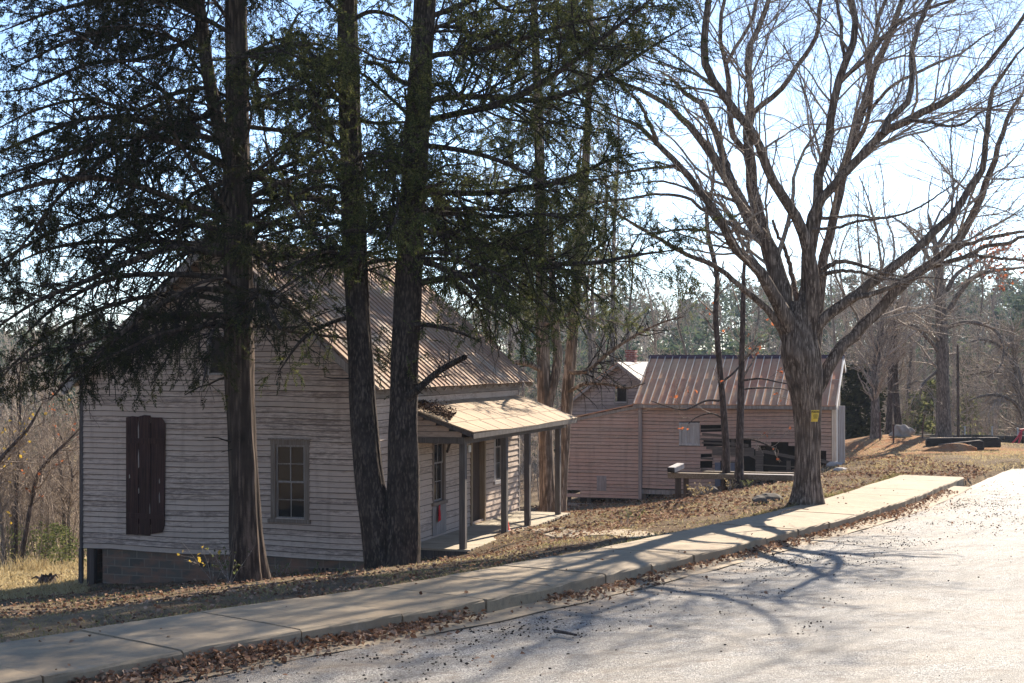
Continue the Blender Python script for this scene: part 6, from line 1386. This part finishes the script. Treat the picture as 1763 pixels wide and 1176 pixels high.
def stone_wall():
    rg = np.random.default_rng(91); a, c = P(1570, 745, 67), P(1800, 752, 65.5); a[2] = hgt(a[0], a[1]); c[2] = hgt(c[0], c[1]); T = empty("stone_wall", a, 0, "long low dark stone retaining wall at the back right", "wall")
    V, Q = [], []; L = np.linalg.norm(c-a); d = (c-a)/L; nn = np.array((-d[1], d[0], 0)); b = 0
    cube = np.array([[-1,-1,-1],[1,-1,-1],[1,1,-1],[-1,1,-1],[-1,-1,1],[1,-1,1],[1,1,1],[-1,1,1]], float); fc = np.array([(0,3,2,1),(4,5,6,7),(0,1,5,4),(1,2,6,5),(2,3,7,6),(3,0,4,7)])
    for row in range(4):
        x = rg.uniform(-0.2, 0)
        while x < L:
            w = rg.uniform(0.22, 0.5); ctr = d*(x+w/2)+np.array((0, 0, -0.1+row*0.19+rg.uniform(-.02, .02))); pts = cube*rg.uniform(0.82, 1.05, (8, 3))
            V.append(ctr+pts[:, 0:1]*d*w*0.5+pts[:, 1:2]*nn*0.22*rg.uniform(0.8, 1.1)+pts[:, 2:3]*np.array((0, 0, 0.10))); Q.append(fc+b); b += 8; x += w
    np_mesh("stones", np.concatenate(V), np.concatenate(Q), MAT['stonewall'], T)
stone_wall()
for k, (px, D, h, m, lab) in enumerate([(1661, 68, 1.15, 'steel', "galvanised fence post behind the stone wall, right of the slim pole"), (1708, 68, 1.2, 'steel', "galvanised fence post rising behind the middle of the stone wall"), (1752, 68, 1.2, 'steel', "galvanised fence post near the right edge beyond the wall"), (1515, 61, 1.15, 'rust', "rusty fence post right of the small gray tree"), (1538, 59.5, 0.75, 'rust', "short rusty fence post before the pale boulder"), (1588, 61, 0.95, 'rust', "leaning rusty fence post left of the dark timbers")]):
    p = at(px, 750, D); T = empty("fence_post", p, 0, lab, "fence post", "fence posts at the top of the drive"); q = np.array([[0, 0, -0.3], [0.01, 0, h*0.5], [0.03*(k == 5)*3, 0, h]]); V, Q = tubes(q[None], np.full((1, 3), 0.035), 8); np_mesh("post", V, Q, MAT[m], T, True)
    c_ = MB(); c_.box((q[2, 0]-0.045, -0.045, h), (q[2, 0]+0.045, 0.045, h+0.05)); c_.build("cap", MAT['steel' if m == 'steel' else 'rust'], T, 0.01)
p = at(1650, 758, 63); T = empty("slim_pole", p, 0, "slim straight brown pole right of the old crooked tree", "pole"); q = np.stack([np.array([-0.03*t, 0, -0.3+4.4*t]) for t in np.linspace(0, 1, 8)]); V, Q = tubes(q[None], np.linspace(0.075, 0.05, 8)[None], 10); np_mesh("shaft", V, Q, MAT['bark_dark'], T, True); q2 = np.array([[0, 0, 4.08], [0, 0, 4.15]])+np.array([-0.03, 0, 0]); V, Q = tubes(q2[None], np.array([[0.06, 0.03]]), 10); np_mesh("pole_cap", V, Q, MAT['rust'], T)
p = at(1752, 760, 63.5); T = empty("red_trestle", p, 0, "bent red pipe frame standing at the right edge before the stone wall", "trestle")
for (x0, y0) in ((-0.28, 0), (0.02, 0.0), (0.25, 0.6)):
    V, Q = tubes(np.array([[[x0, y0, 0], [x0*0.5+0.14, y0*0.7, 0.3], [0.28+0.0*x0, 0.3, 0.62]]]), np.full((1, 3), 0.04), 8); np_mesh("leg", V, Q, MAT['red_pipe'], T, True)
V, Q = tubes(np.array([[[0.2, 0.3, 0.62], [0.6, 0.3, 0.66], [1.2, 0.3, 0.64]]]), np.full((1, 3), 0.045), 8); np_mesh("top_rail", V, Q, MAT['red_pipe'], T, True)
# stump on the far left lawn
def stump():
    p = at(80, 1010, 36.5, 0); T = empty("stump", p, 0, "small dark broken stump on the dry grass left of the house", "stump"); rg = np.random.default_rng(5)
    V, Q = trunk_mesh(np.array([[0, 0, -0.1], [0, 0, 0.05], [0.02, 0, 0.15], [0.03, 0, 0.22]]), np.array([0.26, 0.22, 0.19, 0.15]), 28, rg, 0.25, 0.08, 0.5, 0.1); V[-28:, 2] += rg.uniform(-0.05, 0.08, 28); np_mesh("trunk", V, Q, MAT['bark_dark'], T, True)
    for s_ in ([[0.1, 0, 0.18], [0.24, 0, 0.26], [0.30, 0, 0.18]], [[-0.1, 0.1, 0.1], [-0.3, 0.1, 0.2], [-0.42, 0.1, 0.14]]):
        V, Q = tubes(np.array([s_], float), np.array([[0.04, 0.03, 0.012]]), 6); np_mesh("broken_limb", V, Q, MAT['bark_dark'], T, True)
stump()
# plants by the foundation and the cedar
def weed(px, py, D, h, seed, label, mat, leaf=0.05, n=9, nl=40, name="weed", cat="plant", group=None):
    rg = np.random.default_rng(seed); p = at(px, py, D); T = empty(name, p, 0, label, cat, group); k = 6; out = np.empty((n, k, 3)); out[:, 0] = rg.normal(0, 0.04, (n, 3))*np.array([1, 1, 0]); d = nrm(np.stack([rg.normal(size=n)*0.35, rg.normal(size=n)*0.3, np.ones(n)], -1)); hh = h*rg.uniform(0.5, 1.0, n)
    for s in range(1, k): d = nrm(d+rg.normal(size=(n, 3))*0.13); out[:, s] = out[:, s-1]+d*(hh/(k-1))[:, None]
    b1, r1 = sprout(out, np.full((n, k), 0.005), n*4, 0.3, 1, (0.4, 0.9), (0.2, 0.5), (0.5, 0.8), 4, 0.15, 0.02, rg, rmin=0.003)
    V, Q = join([tubes(out, np.full((n, k), 0.005)*np.linspace(1, .5, k)[None], 4), tubes(b1, r1, 3)]); np_mesh("stem", V, Q, MAT['twig'], T, True)
    pos, _, _ = along(np.concatenate([b1]), nl, rg, 0.3); V, Q = leaf_cards(pos, np.full(len(pos), leaf), rg, 1.0, 0.3); np_mesh("leaves", V, Q, mat, T)
weed(368, 1006, 26.9, 1.25, 1, "spindly sapling with yellow leaves at the cedar trunk's foot", MAT['leaf_yellow'], 0.075, 4, 16, "yellow_sapling")
weed(398, 1004, 26.5, 0.9, 2, "leafy dark creeper climbing the cedar trunk's left side", MAT['weed'], 0.05, 8, 130, "creeper")
for k, (px, py, D, h, lab) in enumerate([(483, 992, 30.5, 0.55, "tall spindly weed right of the cedar by the foundation"), (512, 992, 30.2, 0.28, "small leafy weed before the foundation below the window"), (548, 992, 30.6, 0.36, "upright weed before the right foundation vent"), (585, 990, 30.4, 0.30, "low weed left of the twin evergreen trunks"), (610, 988, 30.2, 0.34, "bushy weed touching the twin evergreen's left side"), (1080, 912, 30.5, 0.55, "thin dry weed beside the concrete walk")]):
    weed(px, py, D, h, 10+k, lab, MAT['weed'], 0.045, 7, 60, group="weeds along the house")
for k, (px, py, D, h, lab) in enumerate([(1200, 868, 44.2, 0.6, "dry yellow weed under the left of the plank platform"), (1216, 866, 44.0, 0.7, "dry bushy weed before the rock under the platform"), (1258, 856, 42.3, 0.5, "dry weed between the two thin trees"), (1286, 853, 41.9, 0.35, "green weed at the foot of the straight thin tree")]):
    weed(px, py, D, h, 20+k, lab, MAT['straw' if k < 3 else 'weed'], 0.05, 12, 90, group="weeds under the platform")
# fallen sticks
for k, (pts, r, lab, mt) in enumerate([([(392, 1022, 22.8), (420, 1013, 23.2), (450, 1009, 23.6), (480, 1013, 23.4)], 0.012, "pale bent stick lying on the yard before the cedar", 'bark_pale'),
        ([(1338, 888, 29.6), (1352, 879, 29.6), (1375, 876, 29.5), (1392, 877, 29.3)], 0.014, "pale arched stick over the sidewalk edge by the big tree", 'bark_pale'),
        ([(955, 1091, 0), (975, 1094, 0), (992, 1098, 0)], 0.022, "dark flat piece of bark lying on the road", 'bark_dark')]):
    q = []
    for i, (px, py, D) in enumerate(pts):
        if D == 0:
            lo, hi = 8.0, 26.0
            for _ in range(30):
                mm = 0.5*(lo+hi); pp = P(px, py, mm); 
                if pp[2] > hgt(pp[0], pp[1]): lo = mm
                else: hi = mm
            D = lo
        pp = P(px, py, D); g = hgt(pp[0], pp[1])+0.03; q.append((pp[0], pp[1], max(g, pp[2]) if k < 2 else g))
    q = catmull(np.array(q), 10); o_ = q[0].copy(); V, Q = tubes((q-o_)[None], np.linspace(r, r*0.6, 10)[None], 7); o = np_mesh("stick", V, Q, MAT[mt], None, True); o.location = o_; tag(o, lab, "stick")
# concrete walk pads
def pads(name, a, c, w, n, dz=0.05):
    a, c = np.array(a, float), np.array(c, float); d = (c-a)/np.linalg.norm(c-a); nn = np.array((-d[1], d[0])); L = np.linalg.norm(c-a); m = MB()
    for k in range(n):
        p = a+d*(L*k/n+0.02); q = a+d*(L*(k+1)/n-0.02); poly = []
        for (b_, s) in ((p, -1), (q, -1), (q, 1), (p, 1)): x = b_+nn*s*w/2; poly.append((x[0], x[1], hgt(x[0], x[1])+dz))
        m.prism(poly, (0, 0, -0.25))
    o = m.build(name, MAT['concrete'], None, 0.012); tag(o, kind="structure")
pads("walk", (0.75, 36.2), (2.5, 25.9), 0.75, 6, 0.025)
pads("walk", (9.6, 46.5), (10.15, 41.2), 0.7, 3, 0.03)

# ------------------------------------------------------------------ air
def haze():
    m = MB(); m.box((-640, -420, -30), (640, 1520, 60)); mt = bpy.data.materials.new("haze"); mt.use_nodes = True; nt = mt.node_tree; nt.nodes.clear()
    o_ = nt.nodes.new("ShaderNodeOutputMaterial"); v = nt.nodes.new("ShaderNodeVolumePrincipled"); v.inputs['Density'].default_value = 0.00025; v.inputs['Color'].default_value = (0.80, 0.88, 1.0, 1); v.inputs['Anisotropy'].default_value = 0.0
    nt.links.new(v.outputs[0], o_.inputs['Volume']); o = m.build("haze", mt); tag(o, kind="stuff")
haze()
